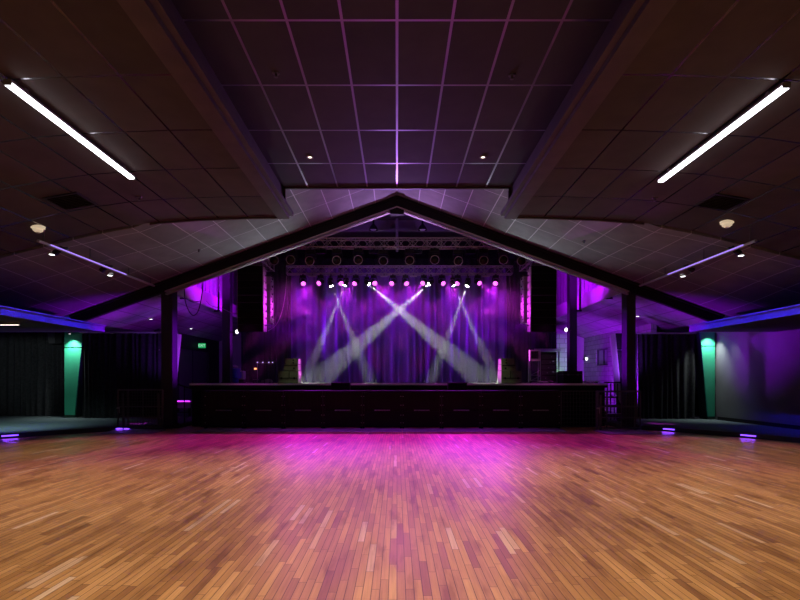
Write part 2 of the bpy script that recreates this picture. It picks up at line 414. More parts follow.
# outer walls
struct(MB().b2((-15.2, -7, 0), (-15.0, 26, 4)).build('wall_left', 'darkwall'))
struct(MB().b2((-15.2, -7.2, 0), (11.2, -7, 6)).build('wall_behind', 'greywall'))
struct(MB().b2((10.55, -7, 0), (10.75, 16.9, 3.6)).build('wall_right', 'greywall'))
struct(MB().b2((10.50, 4.5, .115), (10.55, 16.45, .22)).build('baseboard_right', 'black'))
struct(MB().b2((-15.0, 25.4, 0), (-7.1, 25.6, 4)).build('wall_wing_left', 'whitewall'))
struct(MB().b2((7.1, 23.9, 0), (11.2, 24.1, 4)).build('wall_wing_right', 'whitewall'))
# left wing side wall with a dark door
mb = MB().b2((-9.2, 19.0, 0), (-9.0, 20.75, 3.4)).b2((-9.2, 24.0, 0), (-9.0, 25.4, 3.4)).b2((-9.2, 20.75, 2.75), (-9.0, 24.0, 3.4))
struct(mb.build('wall_corridor_left', 'darkwall'))
d = MB().b2((-9.22, 20.75, .115), (-9.1, 24.0, 2.75)).build('door_1', 'greywall'); struct(d)
MB().b2((-9.1, 22.33, .115), (-9.09, 22.37, 2.75)).build('door_gap', 'black', d)
MB().cyl((-9.07, 22.2, 1.0), (-9.07, 22.2, 1.3), .015).cyl((-9.1, 22.2, 1.02), (-9.07, 22.2, 1.02), .012).cyl((-9.1, 22.2, 1.28), (-9.07, 22.2, 1.28), .012).build('door_handle', 'steel', d)
# right wing block wall with a small window
YW0, YW1 = 21.2, 22.45
mb = MB().b2((8.9, 17.6, 0), (9.1, YW0, 3.6)).b2((8.9, YW1, 0), (9.1, 23.9, 3.6)).b2((8.9, YW0, 0), (9.1, YW1, 2.05)).b2((8.9, YW0, 2.78), (9.1, YW1, 3.6))
struct(mb.build('wall_corridor_right', 'block'))
wd = MB().b2((9.02, YW0, 2.05), (9.05, YW1, 2.78)).build('window_1', 'glass'); struct(wd)
MB().b2((8.94, YW0, 2.05), (9.06, YW0 + .05, 2.78)).b2((8.94, YW1 - .05, 2.05), (9.06, YW1, 2.78)).b2((8.94, YW0 + .05, 2.05), (9.06, YW1 - .05, 2.10)).b2((8.94, YW0 + .05, 2.73), (9.06, YW1 - .05, 2.78)).b2((8.98, (YW0 + YW1) / 2 - .02, 2.1), (9.06, (YW0 + YW1) / 2 + .02, 2.73)).build('window_frame', 'darksteel', wd)
# block wall at the back of stage right
struct(MB().b2((6.6, 21.6, 0), (7.6, 21.8, 3.4)).build('wall_upstage_right', 'block'))

# alcove soffits with the blue washed edge
for s, nm, xo in ((-1, 18, 15.0), (1, 19, 10.55)):
    struct(MB().b2((s * 8.15, -2, 2.75), (s * 8.22, 14.0, 2.91)).b2((s * 8.11, -2, 2.91), (s * 8.26, 14.0, 2.94)).b2((s * 8.22, 13.93, 2.75), (s * xo, 14.0, 2.91)).build('trim_%d' % nm, 'bluepaint'))
    struct(MB().b2((s * 8.22, -2, 2.75), (s * xo, 13.93, 2.83)).build('ceiling_alcove_' + ('left' if s < 0 else 'right'), 'darkwall'))

# columns (structure)
def column(name, xa, xb, y0, y1, z0, z1):
    x0, x1 = min(xa, xb), max(xa, xb); f = .03
    o = MB().b2((x0, y0, z0), (x1, y0 + f, z1)).b2((x0, y1 - f, z0), (x1, y1, z1)).b2((x0 + .09, y0 + f, z0), (x1 - .09, y1 - f, z1)).b2((x0 - .04, y0 - .04, z0), (x1 + .04, y1 + .04, z0 + .03)).build(name, 'column')
    return o
def boxcol(name, xa, xb, y0, y1, z0, z1):
    x0, x1 = min(xa, xb), max(xa, xb)
    return MB().b2((x0, y0, z0), (x1, y1, z1), bev=.012).b2((x0 - .03, y0 - .03, z0), (x1 + .03, y1 + .03, z0 + .03)).b2((x0 - .02, y0 - .02, z1 - .05), (x1 + .02, y1 + .02, z1)).build(name, 'column')
for nm, xa, xb in (('column', -6.80, -6.47), ('column', 6.62, 6.88)):
    o = boxcol(nm, xa, xb, 14.46, 14.80, .115, 4.08); struct(o, 'tall square steel column at the %s end of gable beam' % ('left' if xa < 0 else 'right'), 'column')
for nm, xa, xb in (('column', -6.10, -5.82), ('column', 6.02, 6.28)):
    o = boxcol(nm, xa, xb, 17.5, 17.78, 1.312, 5.6); struct(o, 'slim dark column rising from the %s side of stage' % ('left' if xa < 0 else 'right'), 'column')

# tapered pillars
def pillar(name, xo, xi_top, xi_bot, y0, y1, zt, label, m, md):
    """xo: outer straight edge, xi: inner edge which narrows towards the floor"""
    t = thing(name, label, 'pillar', (xo, y0, .115))
    s = 1 if xi_top > xo else -1
    wt, wb = xi_top - xo, xi_bot - xo; dy = y1 - y0; h = zt - .115
    cut = h * .80
    def wd(z): return wb + (wt - wb) * z / h
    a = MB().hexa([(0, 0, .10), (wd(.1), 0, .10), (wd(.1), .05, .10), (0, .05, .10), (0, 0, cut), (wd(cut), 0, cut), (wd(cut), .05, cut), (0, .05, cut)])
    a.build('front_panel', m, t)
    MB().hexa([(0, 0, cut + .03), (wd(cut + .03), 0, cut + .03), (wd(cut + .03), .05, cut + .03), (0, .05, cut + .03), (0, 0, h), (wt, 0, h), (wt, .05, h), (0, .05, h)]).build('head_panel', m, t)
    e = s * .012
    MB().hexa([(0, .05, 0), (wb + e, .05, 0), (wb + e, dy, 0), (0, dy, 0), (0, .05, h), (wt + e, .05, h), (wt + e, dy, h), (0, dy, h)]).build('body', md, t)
    MB().hexa([(0, .02, 0), (wb, .02, 0), (wb, .05, 0), (0, .05, 0), (0, .02, .1), (wd(.1), .02, .1), (wd(.1), .05, .1), (0, .05, .1)]).build('plinth', md, t)
    return t
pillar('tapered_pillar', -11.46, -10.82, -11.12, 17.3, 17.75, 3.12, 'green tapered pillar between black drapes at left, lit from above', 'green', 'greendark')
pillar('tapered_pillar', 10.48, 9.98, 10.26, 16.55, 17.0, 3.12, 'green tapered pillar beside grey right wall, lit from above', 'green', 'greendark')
pillar('tapered_pillar', 7.98, 7.42, 7.70, 17.0, 17.5, 3.0, 'pale tapered pillar behind the right gable column', 'drape', 'whitewall')
pillar('tapered_pillar', -8.10, -7.52, -7.80, 17.0, 17.5, 3.0, 'pale tapered pillar behind the left gable column', 'drape', 'whitewall')

# ------------------------------------------------------------------ drapes
def drape(name, m, x0, x1, y, z0, z1, label, cat, fold=.22, amp=.06, seed=1, group=None, hem=True, pipe=False):
    r = random.Random(seed); t = thing(name, label, cat, ((x0 + x1) / 2, y, z0), group=group)
    n = max(40, int((x1 - x0) / fold * 12)); ph = 0; pts = []; w = (x1 - x0) / n; a = amp; st = 2 * math.pi * w / fold
    k = 1.0; tgt = 1.0
    for i in range(n + 1):
        if i % 12 == 0: tgt = r.uniform(.55, 1.7); a = amp * r.uniform(.45, 1.15)
        k += (tgt - k) * .2; ph += st * k
        pts.append((x0 + i * w - (x0 + x1) / 2, math.sin(ph) * a + math.sin(ph * .37 + 1) * a * .5, ph))
    zs = lin(0, z1 - z0, 7); mb = MB()
    rows = []
    for j, z in enumerate(zs):
        f = 1.15 - .45 * (z / (z1 - z0))
        rows.append([mb.b.verts.new((px + math.sin(pp * .21 + z) * .02, py * f, z)) for px, py, pp in pts])
    back = [[mb.b.verts.new(v.co + Vector((0, .012, 0))) for v in rw] for rw in rows]
    for j in range(len(zs) - 1):
        for i in range(n):
            mb.b.faces.new((rows[j][i], rows[j][i + 1], rows[j + 1][i + 1], rows[j + 1][i]))
            mb.b.faces.new((back[j][i + 1], back[j][i], back[j + 1][i], back[j + 1][i + 1]))
    for i in range(n):
        mb.b.faces.new((rows[0][i + 1], rows[0][i], back[0][i], back[0][i + 1])); mb.b.faces.new((rows[-1][i], rows[-1][i + 1], back[-1][i + 1], back[-1][i]))
    for i in (0, n):
        for j in range(len(zs) - 1): mb.b.faces.new((rows[j][i], rows[j + 1][i], back[j + 1][i], back[j][i]))
    mb.build('fabric', m, t, smooth=True)
    if pipe:
        hw = (x1 - x0) / 2
        MB().cyl((-hw - .05, 0, z1 - z0 + .03), (hw + .05, 0, z1 - z0 + .03), .025).build('pipe', 'pipe', t)
        for q in (-hw, hw): MB().cyl((q, .12, .03), (q, .12, z1 - z0 + .03), .025).box((q, .12, .015), (.3, .3, .02)).build('upright', 'darksteel', t)
    return t
drape('stage_curtain', 'curtain', X(290, 19.5), X(508, 19.5), 19.5, 1.325, 5.75, 'tall purple lit pleated curtain at the back of stage', 'curtain', .36, .15, 3)
drape('stage_drape', 'drape', X(262, 18.9), X(291, 18.9), 18.9, 1.325, 5.9, 'narrow black side drape left of the purple curtain', 'drape', .2, .05, 5)
drape('stage_drape', 'drape', X(507, 18.9), X(531, 18.9), 18.9, 1.325, 5.9, 'narrow black side drape right of the purple curtain', 'drape', .2, .05, 6)
drape('stage_drape', 'drape', -6.3, 5.55, 20.2, 1.325, 6.3, 'wide black backdrop hanging behind the purple curtain', 'drape', .3, .06, 9)
drape('partition_drape', 'drape', -10.72, -7.55, 17.05, .13, 3.0, 'black pipe-and-drape partition between green pillar and left column', 'drape', .2, .05, 11, pipe=True)
drape('partition_drape', 'drape', 8.05, 9.93, 16.75, .13, 2.95, 'black pipe-and-drape partition between right column and green pillar', 'drape', .2, .05, 12, pipe=True)
drape('alcove_drape', 'drape', -14.9, -11.66, 18.1, .13, 3.17, 'long charcoal pleated drape left of the green pillar', 'drape', .24, .07, 13)

# ------------------------------------------------------------------ stage
YS = 15.3; ZS = 1.31
st = thing('stage', 'wide black raised stage with dark skirted front', 'stage', (0, YS, 0))
MB().b2((-6.3, 0, ZS - .10), (6.38, 5.6, ZS)).build('deck', 'deck', st)
MB().b2((-6.32, -.02, ZS - .13), (6.40, 0, ZS - .055)).build('edge_board', 'black', st)
MB().b2((-6.32, -.03, ZS - .055), (6.40, 0, ZS)).build('lit_edge_strip', 'lit_edge', st)  # pale strip added to stand in for the brightly lit deck
mb = MB().b2((-6.26, .03, 0), (6.34, .06, ZS - .1)).b2((-6.26, .06, 0), (-6.23, 5.5, ZS - .1)).b2((6.31, .06, 0), (6.34, 5.5, ZS - .1))
mb.build('skirt', 'skirt', st)
MB().b2((-5.8, -.47, 1.085), (4.8, .0, 1.115)).b2((-5.8, -.45, 0.02), (4.8, -.42, 1.085)).build('ledge', 'blackmetal', st)

# front fill speakers on the stage ledge
def front_fill(x, label):
    t = thing('front_fill_speaker', label, 'speaker', (x, 14.86, 1.115), group='front fill speakers on the stage lip')
    MB().b2((-.28, .0, 0), (.28, .30, .225), bev=.015).build('cabinet', 'black', t)
    MB().b2((-.26, -.015, .02), (.26, .0, .205)).build('grille', 'grille', t)
    return t
front_fill(X(340.5, 14.9), 'low black speaker box on the stage lip, left of centre')
front_fill(X(457.5, 14.9), 'low black speaker box on the stage lip, right of centre')

# crowd barriers
UW = 39.4 * 14.3 / F
def barrier(i):
    px0 = 205 + i * 39.4
    t = thing('crowd_barrier', 'black crowd barrier section below stage front, %s' % nth(i, 9), 'barrier', (X(px0, 14.3) + UW / 2, 14.25, 0), group='crowd barrier sections along the stage front')
    return t
b0 = barrier(0); hw = UW / 2 - .008
mb = MB().b2((-hw + .05, .0, .12), (hw - .05, .02, .52)).b2((-hw + .05, .0, .62), (hw - .05, .02, 1.05)).b2((-hw + .05, .03, .5), (hw - .05, .035, .64))
for k in range(5): mb.b2((-hw + .16 + k * (2 * hw - .32) / 4 - .008, -.008, .65), (-hw + .16 + k * (2 * hw - .32) / 4 + .008, .0, 1.02))
mb.build('panel', 'blackmetal', b0)
MB().cyl((-hw, .01, 1.09), (hw, .01, 1.09), .03).build('top_rail', 'blackmetal', b0)
for s in (-1, 1):
    MB().b2((s * hw, -.02, .04), (s * (hw - .05), .04, 1.08)).build('post', 'blackmetal', b0)
    MB().hexa([(s * hw, .04, .04), (s * (hw - .04), .04, .04), (s * (hw - .04), .09, .04), (s * hw, .09, .04), (s * hw, .04, .95), (s * (hw - .04), .04, .95), (s * (hw - .04), .09, .9), (s * hw, .09, .9)]).build('brace', 'blackmetal', b0)
MB().b2((-hw * .40, -.075, .545), (hw * .40, -.0, .57), bev=.006).build('hand_step', 'plate', b0)
MB().hexa([(-hw, -.62, .004), (hw, -.62, .004), (hw, .05, .004), (-hw, .05, .004), (-hw, -.60, .02), (hw, -.60, .02), (hw, .05, .045), (-hw, .05, .045)]).build('foot_plate', 'plate', b0)
for s in (-1, 1):
    for z in (.2, .42, .7, .95): MB().cyl((s * (hw - .025), -.034, z), (s * (hw - .025), -.02, z), .013, seg=8).build('bolt', 'steel', b0)
for i in range(1, 9):
    dup(b0, (X(205 + i * 39.4, 14.3) + UW / 2, 14.25, 0), label='black crowd barrier section below stage front, %s' % nth(i, 9))

# side barrier gates
def gate(name, xa, xb, y, h, label, brace=True):
    t = thing(name, label, 'barrier', ((xa + xb) / 2, y, 0)); hw = (xb - xa) / 2
    fr = MB()
    fr.cyl((-hw, 0, .06), (-hw, 0, h), .022).cyl((hw, 0, .06), (hw, 0, h), .022).cyl((-hw, 0, h), (hw, 0, h), .022).cyl((-hw, 0, .1), (hw, 0, .1), .022)
    fr.build('frame', 'darksteel', t)
    for z in (.38, .68): MB().cyl((-hw, 0, z), (hw, 0, z), .016).build('cross_rail', 'darksteel', t)
    for q in (-.55, .12): MB().cyl((hw * q, 0, .1), (hw * q, 0, h), .014).build('upright', 'darksteel', t)
    mb = MB(); n = 16
    for k in range(n + 1): q = -hw + 2 * hw * k / n; mb.b2((q - .003, .012, .1), (q + .003, .016, h))
    for k in range(14): z = .1 + (h - .1) * k / 13; mb.b2((-hw, .016, z - .003), (hw, .02, z + .003))
    mb.build('mesh_infill', 'darksteel', t)
    MB().hexa([(-hw - .05, -.75, .004), (hw + .05, -.75, .004), (hw + .05, .1, .004), (-hw - .05, .1, .004), (-hw - .05, -.73, .02), (hw + .05, -.73, .02), (hw + .05, .1, .05), (-hw - .05, .1, .05)]).build('foot_plate', 'plate', t)
    MB().b2((-hw - .012, -.05, .62), (-hw + .06, -.022, .66)).b2((-hw + .05, -.05, .5), (-hw + .065, -.03, .66)).build('latch', 'steel', t)
    for s in (-1, 1): MB().hexa([(s * hw * .8 - .02, .02, .05), (s * hw * .8 + .02, .02, .05), (s * hw * .8 + .02, .1, .05), (s * hw * .8 - .02, .1, .05), (s * hw * .8 - .02, .0, h - .1), (s * hw * .8 + .02, .0, h - .1), (s * hw * .8 + .02, .03, h - .1), (s * hw * .8 - .02, .03, h - .1)]).build('brace', 'darksteel', t)
    return t
gate('barrier_gate', X(115, 13.75), X(160, 13.75), 13.9, 1.14, 'dark mesh barrier gate on floor at left of stage')
gate('barrier_gate', X(599, 13.6), X(643, 13.6), 13.75, 1.10, 'dark mesh barrier gate on floor at right of stage')
# flat grid panel right of the barriers
t = thing('grid_panel', 'dark upright grid panel between barriers and right gate', 'barrier', (X(580, 14.9), 14.9, 0))
hw = X(599, 14.9) - X(580, 14.9); mb = MB()
mb.b2((-hw, 0, .02), (-hw + .03, .03, 1.1)).b2((hw - .03, 0, .02), (hw, .03, 1.1)).b2((-hw, 0, 1.07), (hw, .03, 1.1)).b2((-hw, 0, .02), (hw, .03, .05)); mb.build('frame', 'darksteel', t)
mb = MB()
for k in range(1, 12): q = -hw + 2 * hw * k / 12; mb.b2((q - .004, .01, .03), (q + .004, .018, 1.09))
for k in range(1, 9): mb.b2((-hw, .018, .03 + k * .12), (hw, .024, .038 + k * .12))
mb.build('grid', 'darksteel', t)
MB().b2((-hw, .06, .03), (hw, .07, 1.08)).build('backing', 'skirt', t)

# stair railings either side of stage
def railing(x0, x1, y, zb, h, nb, label, curve=0):
    t = thing('stair_railing', label, 'railing', ((x0 + x1) / 2, y, zb)); hw = (x1 - x0) / 2
    if curve: MB().tube([(-hw - .02, 0, h * .985), (-hw * .5, 0, h), (0, 0, h * .985), (hw * .5, 0, h * .92), (hw + .1, 0, h * .84)], .022).build('hand_rail', 'blackmetal', t)
    else: MB().cyl((-hw, 0, h), (hw, 0, h), .022).build('hand_rail', 'blackmetal', t)
    for z in ((.32, .62) if curve else (.12,)): MB().cyl((-hw, 0, z), (hw, 0, z), .016).build('cross_rail', 'blackmetal', t)
    for k in range(nb):
        q = -hw + 2 * hw * k / (nb - 1); MB().cyl((q, 0, 0), (q, 0, h * (.97 if not curve else .99 - .13 * max(0, (k / (nb - 1)) - .3))), .016).build('baluster', 'blackmetal', t)
    return t
railing(X(163, 15.2), X(195, 15.2), 15.2, .117, 1.17, 4, 'black stair railing between left column and stage', 1)
railing(X(604, 16.4), X(624.5, 16.4), 16.4, .117, 1.22, 7, 'black barred railing beside the right column')
# low walls glimpsed behind the railings
t = thing('equipment_bench', 'low pale bench with glowing purple strip behind the left railing', 'bench', (X(177, 17.8), 17.9, .117))
MB().b2((-.42, 0, .46), (.42, .5, .58), bev=.01).build('seat', 'whitewall', t)
MB().b2((-.42, .02, .30), (.42, .06, .46)).build('apron', 'whitewall', t)
MB().b2((-.42, -.02, .52), (.42, 0, .56)).build('led_strip', 'led_magenta', t)
for a in (-.38, .38):
    for b in (.06, .44): MB().b2((a - .03, b - .03, 0), (a + .03, b + .03, .46)).build('leg', 'black', t)
t = thing('stage_steps', 'dark steps up to stage behind right gate', 'steps', (X(617, 15.6), 15.5, .117))
for k in range(3): MB().b2((-.38, .3 * k, .26 * k + .2), (.22, .3 * k + .32, .26 * k + .25)).build('tread', 'darksteel', t)
for s in (-.38, .2): MB().hexa([(s, 0, 0), (s + .02, 0, 0), (s + .02, .6, 0), (s, .6, 0), (s, 0, .25), (s + .02, 0, .25), (s + .02, .6, .77), (s, .6, .77)]).build('stringer', 'black', t)

# ------------------------------------------------------------------ trusses
def truss(name, label, p0, p1, size, n, m='truss', r=.022, up=(0, 0, 1)):
    p0, p1 = Vector(p0), Vector(p1); d = (p1 - p0).normalized(); L = (p1 - p0).length
    upv = Vector(up); sd = d.cross(upv).normalized(); upv = sd.cross(d).normalized()
    t = thing(name, label, 'truss', p0); h = size / 2
    cs = [(-1, -1), (1, -1), (1, 1), (-1, 1)]
    off = [sd * a * h + upv * b * h for a, b in cs]
    for o in off: MB().cyl(o, o + d * L, r, seg=10).build('chord', m, t)
    mb = MB()
    for f in range(4):
        a, b = off[f], off[(f + 1) % 4]
        for k in range(n):
            u0, u1 = L * k / n, L * (k + 1) / n
            q0, q1 = (a, b) if k % 2 == 0 else (b, a)
            mb.cyl(q0 + d * u0, q1 + d * u1, r * .5, seg=6)
        for k in range(0, n + 1, 2): mb.cyl(a + d * (L * k / n), b + d * (L * k / n), r * .5, seg=6)
    mb.build('lacing', m, t)
    jb = MB(); k = 0
    for u in [q for q in lin(0, L, max(2, int(L / 1.52) + 1))][1:-1]:
        for o in off: jb.cyl(o + d * (u - .05), o + d * (u + .05), r * 1.5, seg=8)
    if L > 4: jb.build('joint_collar', 'steel', t)
    return t
ZF = Z(243.5, 15.6)
truss('lighting_truss', 'front lighting truss of round unlit spotlights under the gable', (X(270, 15.6), 15.6, ZF), (X(527, 15.6), 15.6, ZF), .27, 36)
ZK = Z(270.5, 18.0)
truss('lighting_truss', 'rear lighting truss carrying the magenta stage lights', (X(287, 18), 18, ZK), (X(512, 18), 18, ZK), .27, 32)
for s, a in ((-1, 'left'), (1, 'right')):
    truss('outrigger_truss', 'short pink lit outrigger truss above %s speaker array' % a, (s * 4.26, 14.75, 5.17), (s * 4.20, 16.7, 5.15), .24, 8, r=.018)

# moving heads
def head_mesh(kind, lens):
    mb = MB()
    sc = kind
    mb.lathe([(.001, .17 * sc), (.07 * sc, .165 * sc), (.115 * sc, .11 * sc), (.125 * sc, -.06 * sc), (.13 * sc, -.15 * sc), (.118 * sc, -.165 * sc), (.105 * sc, -.165 * sc), (.10 * sc, -.15 * sc), (.001, -.149 * sc)], 20)
    return mb
def moving_head(name, label, loc, aim, lens, sc=1.0, group=None, first=None):
    """loc: hanging point; the head turns about a pivot below it"""
    if first:
        t = first.copy(); COL.objects.link(t); t.location = loc; t['label'] = label
        kids = {}
        for ch in first.children:
            c = ch.copy(); COL.objects.link(c); c.parent = t
            for g2 in ch.children:
                d = g2.copy(); COL.objects.link(d); d.parent = c
            kids[ch.name.split('.')[0]] = c
    else:
        t = thing(name, label, 'stage light', loc, group=group); kids = {}
        MB().b2((-.13 * sc, -.10 * sc, -.14 * sc), (.13 * sc, .10 * sc, -.04 * sc), bev=.015).build('base', 'blackmetal', t)
        MB().b2((-.02, -.03, -.04 * sc), (.02, .03, .02)).cyl((0, -.035, .02), (0, .035, .02), .036, seg=12).build('clamp', 'darksteel', t)
        piv = -.34 * sc
        kids['yoke'] = MB().b2((-.165 * sc, -.045 * sc, piv - .04 * sc), (-.14 * sc, .045 * sc, -.16 * sc), bev=.006).b2((.14 * sc, -.045 * sc, piv - .04 * sc), (.165 * sc, .045 * sc, -.16 * sc), bev=.006).b2((-.165 * sc, -.045 * sc, -.165 * sc), (.165 * sc, .045 * sc, -.14 * sc), bev=.006).build('yoke', 'blackmetal', t)
        hd = head_mesh(sc, lens).build('head', 'blackmetal', t, (0, 0, piv), smooth=True); kids['head'] = hd
        ring = MB().lathe([(.118 * sc, -.166 * sc), (.132 * sc, -.152 * sc), (.136 * sc, -.166 * sc), (.132 * sc, -.176 * sc), (.120 * sc, -.176 * sc)], 20, ring=True).build('lens_ring', 'truss', hd, smooth=True)
        MB().lathe([(.001, -.158 * sc), (.10 * sc, -.158 * sc), (.10 * sc, -.164 * sc), (.06 * sc, -.176 * sc), (.001, -.18 * sc)], 18).build('lens', lens, hd, smooth=True)
    d = Vector(aim) - (Vector(loc) + Vector((0, 0, -.34 * sc)))
    kids['head'].rotation_euler = d.to_track_quat('-Z', 'Y').to_euler()
    return t
fx = [275, 291.5, 310.5, 337.2, 358.5, 383.4, 409.5, 434.4, 457.8, 483, 502.6, 520.6]
fr = None
for i, px in enumerate(fx):
    x = X(px, 15.6); zz = ZF - .15 + .02 * math.sin(i * 2.1)
    o = moving_head('moving_head', 'dark unlit round spotlight under front truss, %s' % nth(i, 12), (x, 15.6, zz), (x * .9, 5, 1.5), 'lens_dark', 1.05, 'unlit spotlights along the front truss', fr)
    fr = fr or o
# small dark fixtures between them
sf = None
for i, px in enumerate((321, 374, 417, 470)):
    x = X(px, 15.6); lb = 'small dark boxy light clipped under front truss, %s' % nth(i, 4)
    if sf is None:
        t = thing('strobe_light', lb, 'stage light', (x, 15.6, ZF - .15), group='small boxy lights on the front truss'); sf = t
        MB().b2((-.02, -.03, -.05), (.02, .03, .02)).build('clamp', 'darksteel', t)
        MB().b2((-.16, -.07, -.17), (.16, .07, -.05), bev=.012).build('housing', 'blackmetal', t)
        MB().b2((-.14, -.078, -.16), (.14, -.07, -.06)).build('lens', 'lens_dark', t)
    else: dup(sf, (x, 15.6, ZF - .15), label=lb)
# magenta wash lights on the rear truss
mx = [303, 320.6, 340.5, 355.8, 373.7, 392.9, 405.5, 423.8, 441.8, 457.6, 477.7, 495.7]
mr = None
for i, px in enumerate(mx):
    x = X(px, 18.0); loc = Vector((x, 18.0, ZK - .15)); s = 1 if i % 2 == 0 else -1
    aim = (x * 1.15 + s * (2.4, 3.6, 3.0)[i % 3], (11.9, 10.2, 11.2)[i % 3], 0)
    o = moving_head('wash_light', 'glowing magenta stage light on rear truss, %s' % nth(i, 12), loc, aim, 'lens_mag', .78, 'magenta lights along the rear truss', mr); mr = mr or o
    piv = loc + Vector((0, 0, -.34 * .78)); d = (Vector(aim) - piv).normalized()
    spot('wash_spill', piv + d * .16, aim, 1550, (.72, .015, 1), 34, 1, .05)
    a2 = Vector((x + s * 3.5, 15.62, ZS)); spot('wash_beam', piv + d * .16, a2, 3600, (1, .05, .9), 8, .3, .03)
# white beam lights; (lens px, py, floor px, deck y)
bm = [(330.5, 284.5, 371, 17.2, 'l', 7), (346, 284, 304, 17.2, 'l', 7), (367, 283.5, 486, 16.6, 'b', 9.5), (431, 283.5, 314, 16.6, 'b', 9.5), (452.5, 284, 498, 17.2, 'l', 7), (468, 284.5, 430, 17.2, 'l', 7)]
br = None
for i, (px, py, qx, qy, kd, an) in enumerate(bm):
    x = X(px, 17.75); piv = P(px, py - 1, 17.75); loc = piv + Vector((0, 0, .34 * .62)); aim = Vector((X(qx, qy), qy, ZS))
    o = moving_head('beam_light', 'stage light throwing a white beam, %s of six' % nth(i, 6), loc, aim, 'lens_white', .62, 'white beam lights under the rear truss', br); br = br or o
    d = (aim - piv).normalized()
    spot('white_beam', piv + d * .135, aim, 21000 if kd == 'b' else 11500, (.86, 1, .80), an, .06, .012)
# short drop bars that hold the beam lights
for i in range(6):
    px, py = bm[i][:2]; p = P(px, py - 1, 17.75) + Vector((0, 0, .34 * .62))
    o = MB().cyl((0, 0, .0), (0, .2, ZK - .13 - p.z), .02, seg=10).build('drop_bar', 'darksteel', None, p); tag(o, 'short dark bracket above white beam light, %s of six' % nth(i, 6), 'bracket', 'brackets above the beam lights')
# flat fixtures on the rear truss
sl = None
for i, px in enumerate((312, 384, 413.5, 486)):
    lb = 'slim pale light bar fixed under rear truss, %s' % nth(i, 4); loc = (X(px, 17.8), 17.8, ZK - .22)
    if sl is None:
        t = thing('strip_fixture', lb, 'stage light', loc, group='slim bars under the rear truss'); sl = t
        MB().b2((-.13, -.03, -.05), (.13, .03, 0), bev=.008).build('housing', 'pipe', t); MB().cyl((0, 0, 0), (0, .1, .1), .012).build('clamp', 'darksteel', t)
    else: dup(sl, loc, label=lb)
# round work lights near the apex
wl = None
for i, (px, py) in enumerate(((325, 231.5), (373.5, 230), (422.5, 230), (470, 231.5))):
    lb = 'small dark dome lamp hanging near gable apex, %s' % nth(i, 4); loc = P(px, py, 17.0)
    if wl is None:
        t = thing('dome_lamp', lb, 'lamp', loc, group='dome lamps near the gable apex'); wl = t
        MB().lathe([(.03, .5), (.035, .2), (.12, .1), (.16, 0), (.15, -.01), (.1, .04), (.001, .05)], 18).build('shade', 'blackmetal', t, smooth=True)
        MB().ball((0, 0, .015), (.1, .1, .045), 12).build('bulb', 'glass', t); MB().cyl((0, 0, .5), (0, 0, .85), .012).build('stem', 'darksteel', t)
    else: dup(wl, loc, label=lb)

# haze over the stage
mh, nt, b = nodes_of('stage_haze'); nt.nodes.remove(b)
vs = nt.nodes.new('ShaderNodeVolumeScatter'); vs.inputs['Density'].default_value = .02; vs.inputs['Anisotropy'].default_value = .2
vs.inputs['Color'].default_value = (1, 1, 1, 1)
nt.links.new(vs.outputs[0], nt.nodes['Material Output'].inputs['Volume'])
hz = MB().b2((-5.0, 15.75, ZS + .006), (5.0, 19.2, 5.35)).build('haze', mh)
tag(hz, 'thin stage haze hanging in the light beams above deck', 'haze', kind='stuff')

# ------------------------------------------------------------------ line arrays
def line_array(s, side):
    t = thing('line_array', 'tall black hanging speaker array left of stage' if s < 0 else 'tall black hanging speaker array right of stage', 'speaker array', (s * 4.36, 14.9, 4.80))
    y = 0; z = 0; ang = 0; hgt = .218
    for k in range(9):
        ang = math.radians(.4 + .35 * k) * (1 if k > 3 else .4)
        rot = Matrix.Rotation(ang, 3, 'X')
        c = MB().hexa([(-.37, -.0, -hgt + .006), (.37, -.0, -hgt + .006), (.30, .45, -hgt + .03), (-.30, .45, -hgt + .03), (-.37, 0, 0), (.37, 0, 0), (.30, .45, -.02), (-.30, .45, -.02)]).build('cabinet', 'black', t, (0, y, z))
        c.rotation_euler = (ang, 0, 0)
        MB().b2((-.355, -.014, -hgt + .016), (.355, .0, -.010)).build('grille', 'grille', c)
        for q in (-1, 1):
            MB().box((q * .378, .10, -hgt / 2), (.03, .13, hgt * .93)).box((q * .355, .34, -hgt / 2), (.05, .10, hgt * .8)).box((q * .372, .2, -hgt / 2 + .03), (.02, .18, .03)).box((q * .372, .2, -hgt / 2 - .05), (.02, .18, .022)).build('rigging_bracket', 'greycab', c)
        y += -math.sin(ang) * -hgt * .6; z -= hgt * math.cos(ang)
    MB().b2((-.36, .0, .02), (.36, .05, .09)).b2((-.36, .38, .02), (.36, .43, .09)).b2((-.04, -.06, .09), (.04, .46, .13)).cyl((0, .2, .1), (0, .2, .24), .02).build('bumper_frame', 'darksteel', t)
    return t
line_array(-1, 'left'); line_array(1, 'right')
def side_hang(s, side):
    t = thing('side_fill_array', 'pink lit hanging speaker column behind the %s speaker array' % side, 'speaker array', (s * 4.40, 16.45, 4.82))
    for k in range(6):
        c = MB().b2((-.26, 0, -.245), (.26, .40, -.005), bev=.01).build('cabinet', 'greycab', t, (0, 0, -.25 * k))
        MB().b2((-.245, -.012, -.235), (.245, 0, -.015)).build('grille', 'greycab', c)
        MB().box((-s * .27, .2, -.06), (.02, .12, .05)).box((-s * .265, .06, -.17), (.015, .05, .04)).build('side_handle', 'black', c)
    MB().b2((-.26, .02, .0), (.26, .08, .06)).b2((-.26, .32, .0), (.26, .38, .06)).b2((-.03, .0, .06), (.03, .4, .1)).cyl((0, .2, .08), (0, .2, .2), .016).build('bumper_frame', 'darksteel', t)
    MB().b2((-.28, .0, -1.53), (.28, .36, -1.505)).build('end_plate', 'pipe', t)
    return t
side_hang(-1, 'left'); side_hang(1, 'right')

